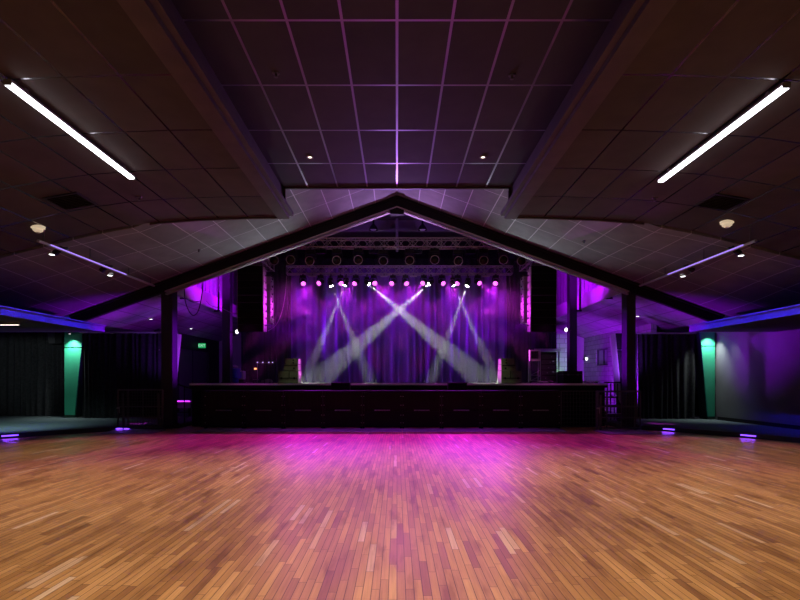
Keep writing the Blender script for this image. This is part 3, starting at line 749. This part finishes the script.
# ------------------------------------------------------------------ speaker stacks on stage
def stack(s, side):
    # s=-1: left stack, paler panel carrying the side's light faces right
    xin = X(299 if s < 0 else 500.5, 15.7); d = -s   # inner edge, growing outward in s
    y = 15.62
    def cab(name, w, h, dep, z, label, inset=0):
        t = thing(name, label, 'speaker', (xin + s * (w / 2 + .02 + inset), y, z), group='speaker stacks on the stage')
        MB().b2((-w / 2, 0, 0), (w / 2, dep, h - .004), bev=.012).build('cabinet', 'olive', t)
        MB().b2((d * w / 2, .015, .01), (d * (w / 2 + .012), dep - .02, h - .014)).build('lit_side_panel', 'greycab', t)
        return t
    w0, h0 = .62, .40
    t = cab('subwoofer', w0, h0, .62, ZS, 'olive subwoofer cabinet at bottom of %s stage speaker stack' % side)
    MB().b2((-w0 / 2 + .03, -.008, .15), (w0 / 2 - .03, .002, .175)).build('port_slot', 'blackmatte', t)
    for q in (-.2, .2): MB().cyl((q, -.01, .16), (q, .003, .16), .035, seg=14).build('handle_cup', 'blackmatte', t)
    MB().b2((-d * .02 - .008 + d * .06, -.008, .175), (d * .06 - d * .02 + .008, .002, h0 - .01)).build('seam', 'blackmatte', t)
    t = cab('stage_speaker', .44, .20, .5, ZS + h0, 'olive speaker cabinet in the middle of %s stage speaker stack' % side)
    MB().b2((-.2, -.008, .15), (.2, .002, .168)).build('port_slot', 'blackmatte', t)
    MB().cyl((d * .1, -.01, .07), (d * .1, .003, .07), .03).build('handle_cup', 'blackmatte', t)
    t = cab('stage_speaker', .40, .185, .46, ZS + h0 + .20, 'olive speaker cabinet on top of %s stage speaker stack' % side)
    MB().cyl((d * .06, -.01, .12), (d * .06, .003, .12), .028).build('handle_cup', 'blackmatte', t)
    MB().cyl((d * .06, -.01, .04), (d * .06, .003, .04), .028).build('port_hole', 'blackmatte', t)
stack(-1, 'left'); stack(1, 'right')

# ------------------------------------------------------------------ stage clutter
# right: rack on legs with white framed fan, amplifier rack, black cases
t = thing('fan_stand', 'white square framed fan on tall metal stand, stage right', 'fan', (X(534.5, 16.3), 16.3, ZS))
h = Z(361, 16.3) - ZS; hw = .16
for a in (-hw, hw):
    for b in (-.12, .12): MB().cyl((a, b, .04), (a, b, h), .016).build('leg', 'steel', t)
for z in (.08, .26): MB().cyl((-hw, -.12, z), (hw, -.12, z + .0), .012).cyl((-hw, -.12, z), (hw, -.12, z + .16), .010).build('brace', 'steel', t)
z0, z1 = h, Z(350, 16.3) - ZS
MB().b2((-.17, -.1, z0), (.17, .06, z0 + .07)).b2((-.17, -.1, z1 - .035), (.17, .06, z1)).b2((-.17, -.1, z0 + .07), (-.135, .06, z1 - .035)).b2((.135, -.1, z0 + .07), (.17, .06, z1 - .035)).build('frame', 'white_plastic', t)
mb = MB().cyl((0, -.02, (z0 + z1) / 2 + .015), (0, .02, (z0 + z1) / 2 + .015), .035)
for k in range(5): a = k * 2 * math.pi / 5; mb.box((math.cos(a) * .075, 0, (z0 + z1) / 2 + .015 + math.sin(a) * .075), (.09, .01, .045), Matrix.Rotation(-a, 3, 'Y'))
mb.build('fan_blade', 'black', t)
MB().b2((-.135, .05, z0 + .07), (.135, .058, z1 - .035)).build('back_screen', 'darkwall', t)
for a in (-hw, hw): MB().cyl((a, -.14, .04), (a, -.10, .04), .04).build('caster', 'black', t)
t = thing('equipment_rack', 'tall black equipment rack beside white framed fan', 'rack', (X(548.5, 17.0), 17.0, ZS))
MB().b2((-.25, 0, .06), (.25, .5, 1.02)).build('frame', 'black', t)
for k in range(5): 
    u = MB().b2((-.23, -.015, .1 + .18 * k), (.23, 0, .25 + .18 * k)).build('rack_unit', 'darksteel', t)
    MB().cyl((-.1 + .05 * k, -.03, .17 + .18 * k), (-.1 + .05 * k, -.015, .17 + .18 * k), .018).build('knob', 'steel', u)
    if k in (1, 3): MB().box((.15, -.018, .2 + .18 * k), (.02, .006, .012)).build('indicator_light', 'indicator', u)
for a in (-.2, .2): MB().cyl((a, .03, .03), (a, .09, .03), .03).build('caster', 'black', t)
t = thing('road_case', 'black road case standing before the right stage column', 'case', (X(573, 16.2), 16.2, ZS))
MB().b2((-.31, 0, .0), (.31, .6, .40), bev=.012).build('body', 'black', t)
MB().b2((-.313, -.006, .27), (.313, .606, .285)).build('lid_seam', 'darksteel', t)
for a in (-.15, .15): MB().b2((a - .03, -.014, .25), (a + .03, -.004, .31)).build('latch', 'darksteel', t)
t = thing('flight_case', 'violet lit flight case left of the black road case', 'case', (X(563.5, 16.9), 16.9, ZS))
MB().b2((-.13, 0, .0), (.13, .5, .37), bev=.01).build('body', 'greycab', t)
MB().b2((-.134, -.005, .0), (-.11, .02, .37)).b2((.11, -.005, .0), (.134, .02, .37)).b2((-.13, -.005, .345), (.13, .02, .373)).build('edge_trim', 'darksteel', t)
MB().cyl((.0, -.012, .16), (.0, .002, .16), .03).build('handle_cup', 'black', t)
# cable heaps at the right stage edge
for i, (px, w_) in enumerate(((544, .16), (551, .12), (590, .3))):
    r = random.Random(40 + i); pts = []
    for k in range(46):
        a = k * .62; rr = w_ * (.45 + .5 * r.random()); pts.append((math.cos(a) * rr, math.sin(a) * rr * .6, .02 + .045 * r.random()))
    Yc = 15.75 if i < 2 else 15.8
    o = MB().tube(pts, .012, 6).build('cable_coil', 'cable_pale' if i == 0 else 'cable', None, (X(px, Yc), Yc, ZS)); tag(o, ('pale cable heap beside the fan stand on stage', 'dark cable heap before the tall equipment rack', 'long dark cable heap at the right stage edge')[i], 'cable')
# left: blue lit covered drum, stand with indicator lights, coil
t = thing('storage_barrel', 'lidded barrel coloured by blue light beside left stage column', 'barrel', (X(234.5, 18.3), 18.3, ZS))
MB().lathe([(.12, 0), (.14, .02), (.15, .12), (.15, .15), (.24, .17), (.25, .24), (.24, .45), (.23, .50), (.17, .53), (.001, .535)], 22).build('body', 'blue_lit', t, smooth=True)
MB().lathe([(.001, .535), (.13, .54), (.14, .58), (.10, .62), (.03, .64), (.001, .645)], 18).build('lid', 'greycab', t, smooth=True)
for a in (-1, 1): MB().cyl((a * .24, -.08, .44), (a * .24, -.02, .44), .025).build('handle', 'white_plastic', t)
t = thing('covered_box', 'violet lit soft box right of the blue barrel', 'box', (X(240.5, 18.45), 18.45, ZS))
MB().b2((-.09, 0, .12), (.12, .3, .45), bev=.06).build('body', 'greycab', t, smooth=True); MB().b2((-.08, .03, 0), (.11, .27, .13)).build('foot', 'black', t)
t = thing('keyboard_stand', 'thin metal stand with small lights left of speaker stack', 'stand', (X(257.5, 16.6), 16.6, ZS))
hs = Z(361.5, 16.6) - ZS
MB().cyl((0, 0, 0), (0, 0, hs), .012).build('pole', 'steel', t)
MB().cyl((0, 0, hs - .05), (.50, 0, hs - .05), .009).build('arm', 'steel', t)
for q in (.0, .18, .38, .50): MB().box((q, -.015, hs - .03), (.03, .03, .03)).build('clip', 'indicator', t)
MB().box((-.06, -.03, Z(368.7, 16.6) - ZS), (.07, .04, .05)).build('indicator_box', 'red', t)
MB().b2((-.14, -.02, .11), (.04, .02, .13)).b2((-.10, -.02, .05), (.0, .02, .065)).build('bracket', 'steel', t)
for a in range(3): MB().cyl((0, 0, .1), (math.cos(a * 2.1) * .18, math.sin(a * 2.1) * .18, .012), .01).build('leg', 'darksteel', t)
r = random.Random(3); pts = []
for k in range(60):
    a = k * .55; pts.append((math.cos(a) * (.10 + .1 * r.random()), math.sin(a) * .12, .03 + .11 * r.random() * (1 - abs(math.cos(a)) * .5)))
o = MB().tube(pts, .017, 6).build('cable_coil', 'cable_pale', None, (X(267.5, 16.5), 16.5, ZS)); tag(o, 'tangled violet lit cable coil on left side of stage', 'cable')
t = thing('monitor_shelf', 'grey shelf bar above dark opening, stage right', 'shelf', (X(543, 20.9), 20.9, Z(350, 20.9)))
MB().b2((-.75, 0, -.06), (.75, .3, .06), bev=.015).build('shelf_board', 'greycab', t); 
for a in (-.7, .7): MB().b2((a - .025, .1, ZS - Z(350, 20.9)), (a + .025, .15, -.06)).build('post', 'darksteel', t)
drape('stage_drape', 'drape', X(530, 21.3), X(557, 21.3), 21.3, .12, 4.2, 'black drape hanging behind the grey shelf bar', 'drape', .2, .04, 21)

# ------------------------------------------------------------------ ceiling fixtures
# linear lights
def light_bar(s, y0, y1, x):
    side = 'left' if s < 0 else 'right'
    zc = S(x); t = thing('linear_light', 'long glowing white ceiling light bar on the %s' % side, 'ceiling light', (x, (y0 + y1) / 2, zc)); L = (y1 - y0) / 2
    MB().b2((-.045, -L, -.075), (.045, L, -.045), bev=.004).build('housing', 'housing', t)
    MB().b2((-.040, -L + .01, -.105), (.040, L - .01, -.076)).build('diffuser', 'tube', t)
    for q in (-.8, .8): MB().b2((-.02, L * q - .03, -.045), (.02, L * q + .03, .0)).build('bracket', 'housing', t)
    for q in (-1, 1): MB().b2((-.045, q * L, -.107), (.045, q * (L + .012), -.045)).build('end_cap', 'housing', t)
light_bar(-1, 5.47, 8.03, -4.24); light_bar(1, 5.52, 8.15, 4.28)
# grilles
def vent(x, y, side):
    ang = math.atan2(S(x + .05) - S(x - .05), .1)
    t = thing('ceiling_vent', 'dark square ceiling vent beyond the %s light bar' % side, 'vent', (x, y, S(x) - .012)); t.rotation_euler = (0, -ang, 0)
    MB().b2((-.30, -.30, -.012), (.30, -.265, .008)).b2((-.30, .265, -.012), (.30, .30, .008)).b2((-.30, -.265, -.012), (-.265, .265, .008)).b2((.265, -.265, -.012), (.30, .265, .008)).build('frame', 'ventmetal', t)
    MB().b2((-.27, -.27, .002), (.27, .27, .008)).build('backing', 'blackmatte', t)
    mb = MB()
    for k in range(9): mb.box((0, -.24 + k * .06, -.003), (.53, .034, .004), Matrix.Rotation(.5, 3, 'X'))
    mb.build('louvre', 'ventmetal', t)
vent(-5.72, 8.8, 'left'); vent(5.72, 8.85, 'right')
# smoke detectors
def detector(px, py, side):
    d = P(px, py, 1) - Vector((0, 0, H)); best = min((abs(H + d.z * y - (S(d.x * y) if y < YE else G(d.x * y, y))), y) for y in lin(3, 14, 2200)); y = best[1]
    return Vector((d.x * y, y, S(d.x * y) if y < YE else G(d.x * y, y)))
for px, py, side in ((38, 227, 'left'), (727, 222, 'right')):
    p = detector(px, py, side); t = thing('ceiling_dome', 'round cream dome with added glow on the %s ceiling' % side, 'ceiling light', p)
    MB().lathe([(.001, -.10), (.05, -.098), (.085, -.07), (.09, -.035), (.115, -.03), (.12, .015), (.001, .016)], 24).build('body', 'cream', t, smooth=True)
    MB().lathe([(.001, -.112), (.03, -.11), (.032, -.098), (.001, -.097)], 14).build('sensor_cap', 'white_plastic', t)
# small recessed spotlights and sprinkler heads
dl = None
def downlight(p, label, lens='lens_warm'):
    global dl
    if dl is None:
        t = thing('downlight', label, 'ceiling light', p, group='small recessed downlights'); dl = t
        MB().lathe([(.035, -.004), (.055, -.012), (.06, -.004), (.06, .004), (.035, .004)], 18, ring=True).build('trim_ring', 'housing', t)
        MB().lathe([(.001, -.002), (.034, -.002), (.034, .004), (.001, .004)], 16).build('lens', lens, t)
    else: dup(dl, p, label=label)
for px, py, lb in ((310, 157, 'tiny lit downlight in centre ceiling, left of centreline'), (483, 157, 'tiny lit downlight in centre ceiling, right of centreline')):
    Yc = (5.38 - H) * F / (VY - py); downlight(Vector((X(px, Yc), Yc, 5.376)), lb)
for px, py, lb in ((52, 253, 'small bright downlight under the left pipe, nearer one'), (110, 274, 'small bright downlight under the left pipe, farther one'), (741, 254, 'small bright downlight under the right pipe, nearer one'), (683, 275, 'small bright downlight under the right pipe, farther one')):
    p = detector(px, py, '') + Vector((0, 0, -.02)); t = thing('spot_downlight', lb, 'ceiling light', p, group='bright downlights beside the pipes')
    MB().lathe([(.06, -.01), (.075, -.02), (.08, -.005), (.08, .02), (.06, .02)], 18, ring=True).build('trim_ring', 'housing', t); MB().lathe([(.001, -.03), (.05, -.022), (.06, .0), (.001, .0)], 16).build('lens', 'lens_spot', t)
sp = None
for px, py, lb in ((276, 73, 'dark sprinkler head in centre ceiling, left side'), (512, 75, 'dark sprinkler head in centre ceiling, right side'), (139, 197, 'dark sprinkler head beyond the left light bar'), (655, 198, 'dark sprinkler head beyond the right light bar'), (199, 250, 'dark sprinkler head on left gable slope'), (584, 241, 'dark sprinkler head on right gable slope')):
    if 200 < px < 560: Yc = (5.38 - H) * F / (VY - py); p = Vector((X(px, Yc), Yc, 5.38))
    else: p = detector(px, py, '')
    if sp is None:
        t = thing('sprinkler_head', lb, 'sprinkler', p, group='sprinkler heads'); sp = t
        MB().lathe([(.001, -.012), (.045, -.01), (.05, .002), (.001, .004)], 16).build('escutcheon', 'darksteel', t)
        MB().cyl((0, 0, -.05), (0, 0, -.01), .012).lathe([(.001, -.056), (.025, -.054), (.025, -.05), (.001, -.049)], 12).build('deflector', 'darksteel', t)
    else: dup(sp, p, label=lb)

# pipes below the gable slopes
def track(s, px0, py0, px1, side):
    t = thing('lighting_pipe', 'violet lit lighting pipe slung under the %s gable slope' % side, 'pipe', (s * 6.75, 9.44, 4.03))
    L = 13.95 - 9.44
    MB().cyl((0, 0, 0), (0, L, 0), .028).build('tube', 'pipe', t)
    MB().b2((-.012 - s * .03, .3, -.012), (.012 - s * .03, L - 1.5, .012)).build('led_strip', 'led_purple', t)
    for u in (.15, 1.6, 3.2, 4.3): zt = (S(6.75) if 9.44 + u < YE else G(6.75, 9.44 + u)) - 4.03; MB().cyl((0, u, 0), (0, u, max(.05, zt)), .010, seg=8).build('hanger', 'darksteel', t)
    for u in (.75, 2.35):
        c = thing('pipe_spotlight', 'small dark spotlight clamped to %s lighting pipe, %s one' % (side, 'nearer' if u < 1 else 'farther'), 'stage light', (s * 6.75, 9.44 + u, 4.03), group='spotlights on the lighting pipes')
        MB().cyl((s * .05, 0, .06), (s * .22, .03, -.04), .05, .06).build('can', 'blackmetal', c); MB().b2((-.03, -.02, .02), (.08, .02, .075)).build('clamp', 'darksteel', c)
track(-1, 0, 0, 0, 'left'); track(1, 0, 0, 0, 'right')

# ------------------------------------------------------------------ other fittings
# step lights
for i, (px, py, side) in enumerate(((10, 434.5, -1), (122, 427.5, -1), (669, 431.0, 1), (749, 436.0, 1))):
    edge = edgeL if side < 0 else edgeR
    best = None
    for (a, b), (c, d_) in zip(edge, edge[1:]):
        for k in range(21):
            qx, qy = a + (c - a) * k / 20, max(.5, b + (d_ - b) * k / 20); e = abs(VX + qx * F / qy - px)
            if best is None or e < best[0]: best = (e, qx, qy, math.atan2(d_ - b, c - a))
    _, qx, qy, an = best
    lbs = ('glowing violet step light at far left platform edge', 'glowing violet step light behind the left barrier gate', 'glowing violet step light nearest the right barrier gate', 'glowing violet step light at far right platform edge')
    ax = Vector((math.cos(an), math.sin(an), 0)); nrm = Vector((ax.y, -ax.x, 0)) if side < 0 else Vector((-ax.y, ax.x, 0))
    if nrm.y > 0: nrm = -nrm
    p = Vector((qx, qy, 0)) + nrm * .035
    t = thing('step_light', lbs[i], 'step light', p, an, 'step lights along the platform edge')
    MB().b2((-.18, -.012, .085), (.18, .012, .115), bev=.003).build('housing', 'darksteel', t)
    sg = -1
    MB().b2((-.165, -.02, .055), (.165, .02, .085)).build('led_strip', 'led_blue', t)
    area('step_glow', p + nrm * .03 + Vector((0, 0, .07)), p + nrm * .25, .8, (.22, .04, 1), .3, .02)

# exit sign
t = thing('exit_sign', 'green lit EXIT sign above the dark left door', 'sign', (-8.75, 22.5, 2.86))
MB().b2((-.16, 0, 0), (.16, .05, .21), bev=.006).build('housing', 'exitgreen', t)
MB().cyl((0, .025, .21), (0, .025, .40), .012).build('stem', 'darksteel', t)
cu = bpy.data.curves.new('sign_text', 'FONT'); cu.body = 'EXIT'; cu.size = .15; cu.align_x = 'CENTER'; cu.align_y = 'CENTER'; cu.extrude = .002
tmp = bpy.data.objects.new('tmp', cu); COL.objects.link(tmp); dg = bpy.context.evaluated_depsgraph_get(); me = bpy.data.meshes.new_from_object(tmp.evaluated_get(dg)); bpy.data.objects.remove(tmp)
me.materials.clear(); me.materials.append(M['exitwhite']); lt = bpy.data.objects.new('lettering', me); COL.objects.link(lt); lt.parent = t; lt.location = (0, -.003, .105); lt.rotation_euler = (math.pi / 2, 0, 0)

# hanging speaker near the left alcove
t = thing('hanging_speaker', 'dark boxy speaker hanging left of the green pillar', 'speaker', P(55.5, 331, 17.5))
MB().hexa([(-.28, .05, -.46), (.22, .0, -.42), (.24, .34, -.42), (-.2, .40, -.46), (-.32, .02, -.03), (.24, -.04, -.03), (.26, .34, -.03), (-.22, .42, -.03)]).build('cabinet', 'black', t)
MB().hexa([(-.26, .035, -.43), (-.03, .012, -.42), (-.03, .03, -.42), (-.26, .05, -.43), (-.29, .0, -.06), (-.03, -.025, -.06), (-.03, .02, -.06), (-.29, .03, -.06)]).build('grille', 'darksteel', t)
MB().cyl((-.1, .2, -.03), (-.1, .2, .1), .015).cyl((.1, .2, -.03), (.1, .2, .1), .015).b2((-.2, .16, -.03), (.2, .24, 0)).build('bracket', 'darksteel', t)
# slim alcove light at far left
t = thing('alcove_light', 'slim pale light strip under far left alcove ceiling', 'ceiling light', (X(4, 11.6), 11.6, 2.748))
MB().b2((-.35, -.03, -.06), (.35, .03, 0)).build('housing', 'housing', t); MB().b2((-.33, -.025, -.07), (.33, .025, -.06)).build('diffuser', 'lens_warm', t)
# pillar spots
for x, y, side in ((-11.14, 17.06, 'left'), (10.24, 16.31, 'right')):
    t = thing('pillar_spotlight', 'tiny white spotlight above the %s green pillar' % side, 'spotlight', (x, y, 3.09))
    MB().cyl((0, 0, -.01), (0, .02, -.10), .04, .045).build('can', 'blackmetal', t); MB().cyl((0, .02, -.10), (0, .021, -.105), .035).build('lens', 'lens_spot', t); MB().b2((-.015, 0, -.03), (.015, .242, .0)).build('arm', 'darksteel', t)
    spot('pillar_wash', (x, y + .0, 2.95), (x, y + .30, 1.3), 190, (.9, 1, .95), 96, 1, .03)
# column-mounted small fixtures
for i, (px, py, Y_, lb) in enumerate(((237.5, 332, 17.5, 'small bright lamp clamped to left stage column'), (565.5, 330, 17.45, 'small bright lamp clamped to right stage column'), (586, 359, 23.5, 'small bright wall lamp in right wing'))):
    p = P(px, py, Y_); t = thing('clamp_lamp', lb, 'lamp', p)
    q = (-.27, .22, .1)[i]
    MB().cyl((0, -.05, 0), (0, .1, .0), .055, .045).build('can', 'blackmetal', t); MB().ball((0, -.06, 0), (.05, .02, .07), 12).build('lens', 'lens_spot', t)
    if i < 2: MB().b2((0, .05, -.02), (q, .08, .02)).build('arm', 'darksteel', t)
    else: MB().b2((-.02, .1, -.02), (.02, .4, .02)).build('arm', 'darksteel', t)
for px, py, lb in ((151, 318.5, 'bright starry spotlight in the left wing ceiling'), (191, 328, 'small oval lit downlight in wing ceiling near EXIT sign'), (637.5, 315.5, 'tiny lit downlight in the right wing ceiling')):
    d = P(px, py, 1) - Vector((0, 0, H)); y = min((abs(H + d.z * y - Gb(d.x * y)), y) for y in lin(14.7, 26, 3000))[1]
    p = Vector((d.x * y, y, Gb(d.x * y))); t = thing('wing_spotlight', lb, 'ceiling light', p)
    MB().lathe([(.05, -.03), (.07, -.025), (.075, .01), (.05, .01)], 16, ring=True).build('trim_ring', 'housing', t); MB().lathe([(.001, -.04), (.05, -.032), (.05, .0), (.001, .0)], 14).build('lens', 'lens_spot', t)

# cables and drop pipes
def cable(name, pts, r, m, label, n=24):
    P_ = [Vector(p) for p in pts]; out = []
    for i in range(len(P_) - 1):
        p0, p1, p2, p3 = P_[max(i - 1, 0)], P_[i], P_[i + 1], P_[min(i + 2, len(P_) - 1)]
        for k in range(8):
            t = k / 8; out.append(.5 * ((2 * p1) + (p2 - p0) * t + (2 * p0 - 5 * p1 + 4 * p2 - p3) * t * t + (3 * p1 - p0 - 3 * p2 + p3) * t ** 3))
    out.append(P_[-1]); o = MB().tube(out, r, 6).build(name, m); tag(o, label, 'cable'); return o
cable('hanging_cable', [P(184.5, 276, 14.9), P(184.8, 298, 14.9), P(189, 311, 14.9), P(194, 315.3, 14.9), P(199, 309, 14.9), P(202.5, 290, 14.9), P(203.2, 271.5, 14.9)], .014, 'cable', 'dark cable looping down behind the left column')
cable('hanging_cable', [P(183, 294, 16.5), P(187, 299, 16.5), P(193, 302, 16.5), P(200, 301, 16.5)], .011, 'cable', 'short dark cable swag beside left wing wall')
cable('hanging_cable', [P(206, 301, 17), P(212, 306, 17), P(222, 308.5, 17), P(232, 313, 17), P(239, 314, 17)], .011, 'cable_pale', 'pale cable running toward the left stage column')
cable('hanging_cable', [P(286.5, 276, 16.6), P(285, 296, 16.6), P(281.5, 313, 16.6), P(276, 325, 16.6), P(268, 331, 16.6)], .010, 'cable_pale', 'thin pale cable curving down from left truss end')
for i, (px, y0, y1) in enumerate(((184.6, 277.5, 298), (218.6, 266.5, 310.5), (611, 277, 298), (580, 262, 310.5))):
    a, b = P(px, y0, 16.0), P(px, y1, 16.0); t = thing('drop_pipe', ('short dark pipe dropping behind left cable loop', 'long dark pipe dropping left of the left stage column', 'short dark pipe dropping behind the right column', 'long dark pipe dropping right of the right stage column')[i], 'pipe', a)
    MB().cyl((0, 0, 0), b - a, .03).build('tube', 'black', t); MB().b2((-.14, -.03, b.z - a.z - .03), (.05, .03, b.z - a.z + .01)).build('foot_bracket', 'black', t)
    MB().cyl((0, 0, 0), (0, 0, 7.05 - a.z), .018).build('rod', 'black', t)
for s, px in ((-1, 262), (1, 533)):
    for k in (0, 1):
        Yc = 15.2; x = X(px + (k * 5 + 1) * s * -1, Yc) ; o = MB().cyl((0, 0, 0), (0, 0, 1.62), .010, seg=8).build('signal_cable', 'cable', None, (x, 15.36 + .08 * k, 1.313)); tag(o, 'thin cable dropping from %s speaker array, %s one' % ('left' if s < 0 else 'right', 'inner' if k else 'outer'), 'cable', 'cables below the speaker arrays')

# ------------------------------------------------------------------ light
# house downlights over the dance floor
SC.cycles.use_adaptive_sampling = False
WARM = (1, .82, .60)
hl = [(-1.3, 1.2, 300, 105), (1.3, 1.2, 300, 105), (-1.3, 4.6, 330, 95), (1.3, 4.6, 330, 95), (-5.6, 2.0, 330, 105), (5.6, 2.0, 330, 105), (-6.6, 6.6, 360, 95), (6.6, 6.6, 360, 95), (-1.55, 8.95, 260, 62), (1.55, 8.95, 260, 62), (-7.1, 10.6, 160, 62), (7.1, 10.6, 160, 62), (-3.3, 7.2, 260, 75), (3.3, 7.2, 260, 75)]
hl = [(a, b, c * 1.18, d) for a, b, c, d in hl]
for x, y, pw, an in hl:
    z = (5.376 if abs(x) < 2.3 else (S(x) if y < YE else G(x, y))) - .035
    spot('house_light', (x, y, z), (x * .97, y + .1, 0), pw, WARM, an, .9, .06)
# curtain wash from above and from the wings of the stage
for x in (-4.0, -2.4, -.8, .8, 2.4, 4.0):
    spot('curtain_wash', (x + (.5 if x < 0 else -.5), 18.7, 5.6), (x, 19.55, 2.4), 105, (.32, .0, 1), 80, .9, .06)
for s in (-1, 1):
    a = 'left' if s < 0 else 'right'
    spot('curtain_side_wash', (s * 4.9, 18.3, 3.4), (-s * .5, 19.6, 3.2), 380, (.36, .0, 1), 60, .9, .06)
    # magenta and violet wash of the wings
    spot('wing_wash', (s * 5.3, 15.9, 4.3), (s * 7.0, 17.2, 5.7), 420, (.46, .0, 1), 110, .9, .1)
    spot('wing_wash', (s * 5.2, 18.4, 4.0), (s * 7.0, 19.5, 5.6), 420, (.42, .0, 1), 110, .9, .1)
    spot('wing_uplight', (s * 8.0, 18.6, .3), (s * 8.9, 19.8, 1.5), 950 if s > 0 else 40, (.36, .01, 1), 110, .9, .1)
    spot('wing_ceiling_wash', (s * 7.2, 16.4, 1.6), (s * 8.0, 18.4, 3.7), 110, (.34, .06, 1), 130, .9, .1)
    spot('column_fill', (s * 3.0, 14.55, 1.6), (s * 6.6, 14.66, 2.3), 2200, (.36, .0, 1), 36, .9, .1)  # unseen spot added to turn the column's inner face purple
    spot('stage_column_fill', (s * 2.9, 18.8, 3.0), (s * 6.0, 17.7, 3.2), 750, (.45, .0, 1), 40, .9, .1)  # added likewise for the slim stage column, no fixture
    spot('array_fill', (s * 3.1, 18.5, 3.9), (s * 4.15, 15.1, 3.8), 900, (.85, .04, .9), 32, .7, .05)  # added spot without a fixture, pinks the array sides
    area('fascia_wash', (s * 6.85, 11.6, 3.98), (s * 8.15, 11.6, 2.85), 36, (.045, .02, 1), 4.4, .04, 50)
    spot('gable_uplight', (s * 2.4, 15.5, 3.4), (s * 4.4, 12.0, 5.3), 240, (.82, .95, 1), 80, .9, .08)
    spot('stack_fill', (s * 2.0, 14.7, 5.2), (s * 3.15, 15.6, 1.75), 420, (.85, 1, .6), 13, .8, .04)  # spot put in to light the stack fronts
    spot('stack_side_fill', (s * .6, 17.4, 4.6), (s * 2.95, 15.9, 1.75), 260, (.85, .1, 1), 14, .8, .04)  # extra spot put in for the pink stack sides
spot('gable_uplight', (0, 15.3, 4.6), (0, 12.2, 6.6), 420, (.66, .34, 1), 110, .9, .08)
spot('ceiling_fill', (0, 15.2, 4.4), (0, 9.0, 5.4), 420, (.5, .18, 1), 60, .9, .08)  # invented spot lifting the far centre ceiling
for x in (-2.6, -.9, .9, 2.6):
    spot('front_wash', (x, 14.0, 5.0), (x * 1.05, 13.6, 0), 260, (.55, .02, 1), 50, 1, .05)
for x in (-3.6, -1.8, 0, 1.8, 3.6): spot('floor_pink_fill', (x, 17.9, 4.9), (x * .8, 6.2, 0), 330, (1, .10, .9), 34, 1, .25)  # extra pink fill added over the near floor
for x in (-4.4, -1.5, 1.5, 4.4):
    spot('lip_fill', (x, 14.0, 4.9 if abs(x) < 3 else 4.3), (x, 15.35, 1.25), 110, (1, .06, .95), 30, 1, .05)  # spots added to brighten the deck edge strip
spot('apex_fill', (-1.6, 15.7, 6.0), (-.8, 17.7, 6.9), 40, (.40, .1, 1), 120, .9, .06)  # purple fill added for the header, no lamp there
spot('apex_fill', (1.6, 15.7, 6.0), (.8, 17.7, 6.9), 40, (.40, .1, 1), 120, .9, .06)
spot('truss_fill', (-3.5, 13.2, 4.4), (0, 15.6, 5.6), 30, (.9, .8, 1), 60, .9, .05)  # fill added to lift the truss chords, no fixture
spot('truss_fill', (3.5, 13.2, 4.4), (0, 15.6, 5.6), 30, (.9, .8, 1), 60, .9, .05)
spot('alcove_drape_light', (-11.2, 12.2, 2.68), (-13.4, 18.1, 2.4), 280, (.85, 1, 1), 50, .9, .08)
spot('alcove_downlight', (-10.6, 12.6, 2.66), (-10.9, 13.8, .1), 330, (.70, 1, .95), 95, .9, .08)
spot('wall_downlight', (10.2, 15.75, 2.93), (10.55, 15.6, 1.4), 22, (.9, 1, .95), 60, .9, .04)
spot('wall_violet', (10.2, 15.9, 2.70), (10.52, 13.0, 2.32), 70, (.30, .0, 1), 30, .15, .03)  # unseen added spot; its cone edge stands in for a diagonal shadow
spot('backstage_light', (6.9, 20.3, 1.6), (7.0, 21.6, 2.0), 50, (.45, 1, .5), 110, .9, .1)
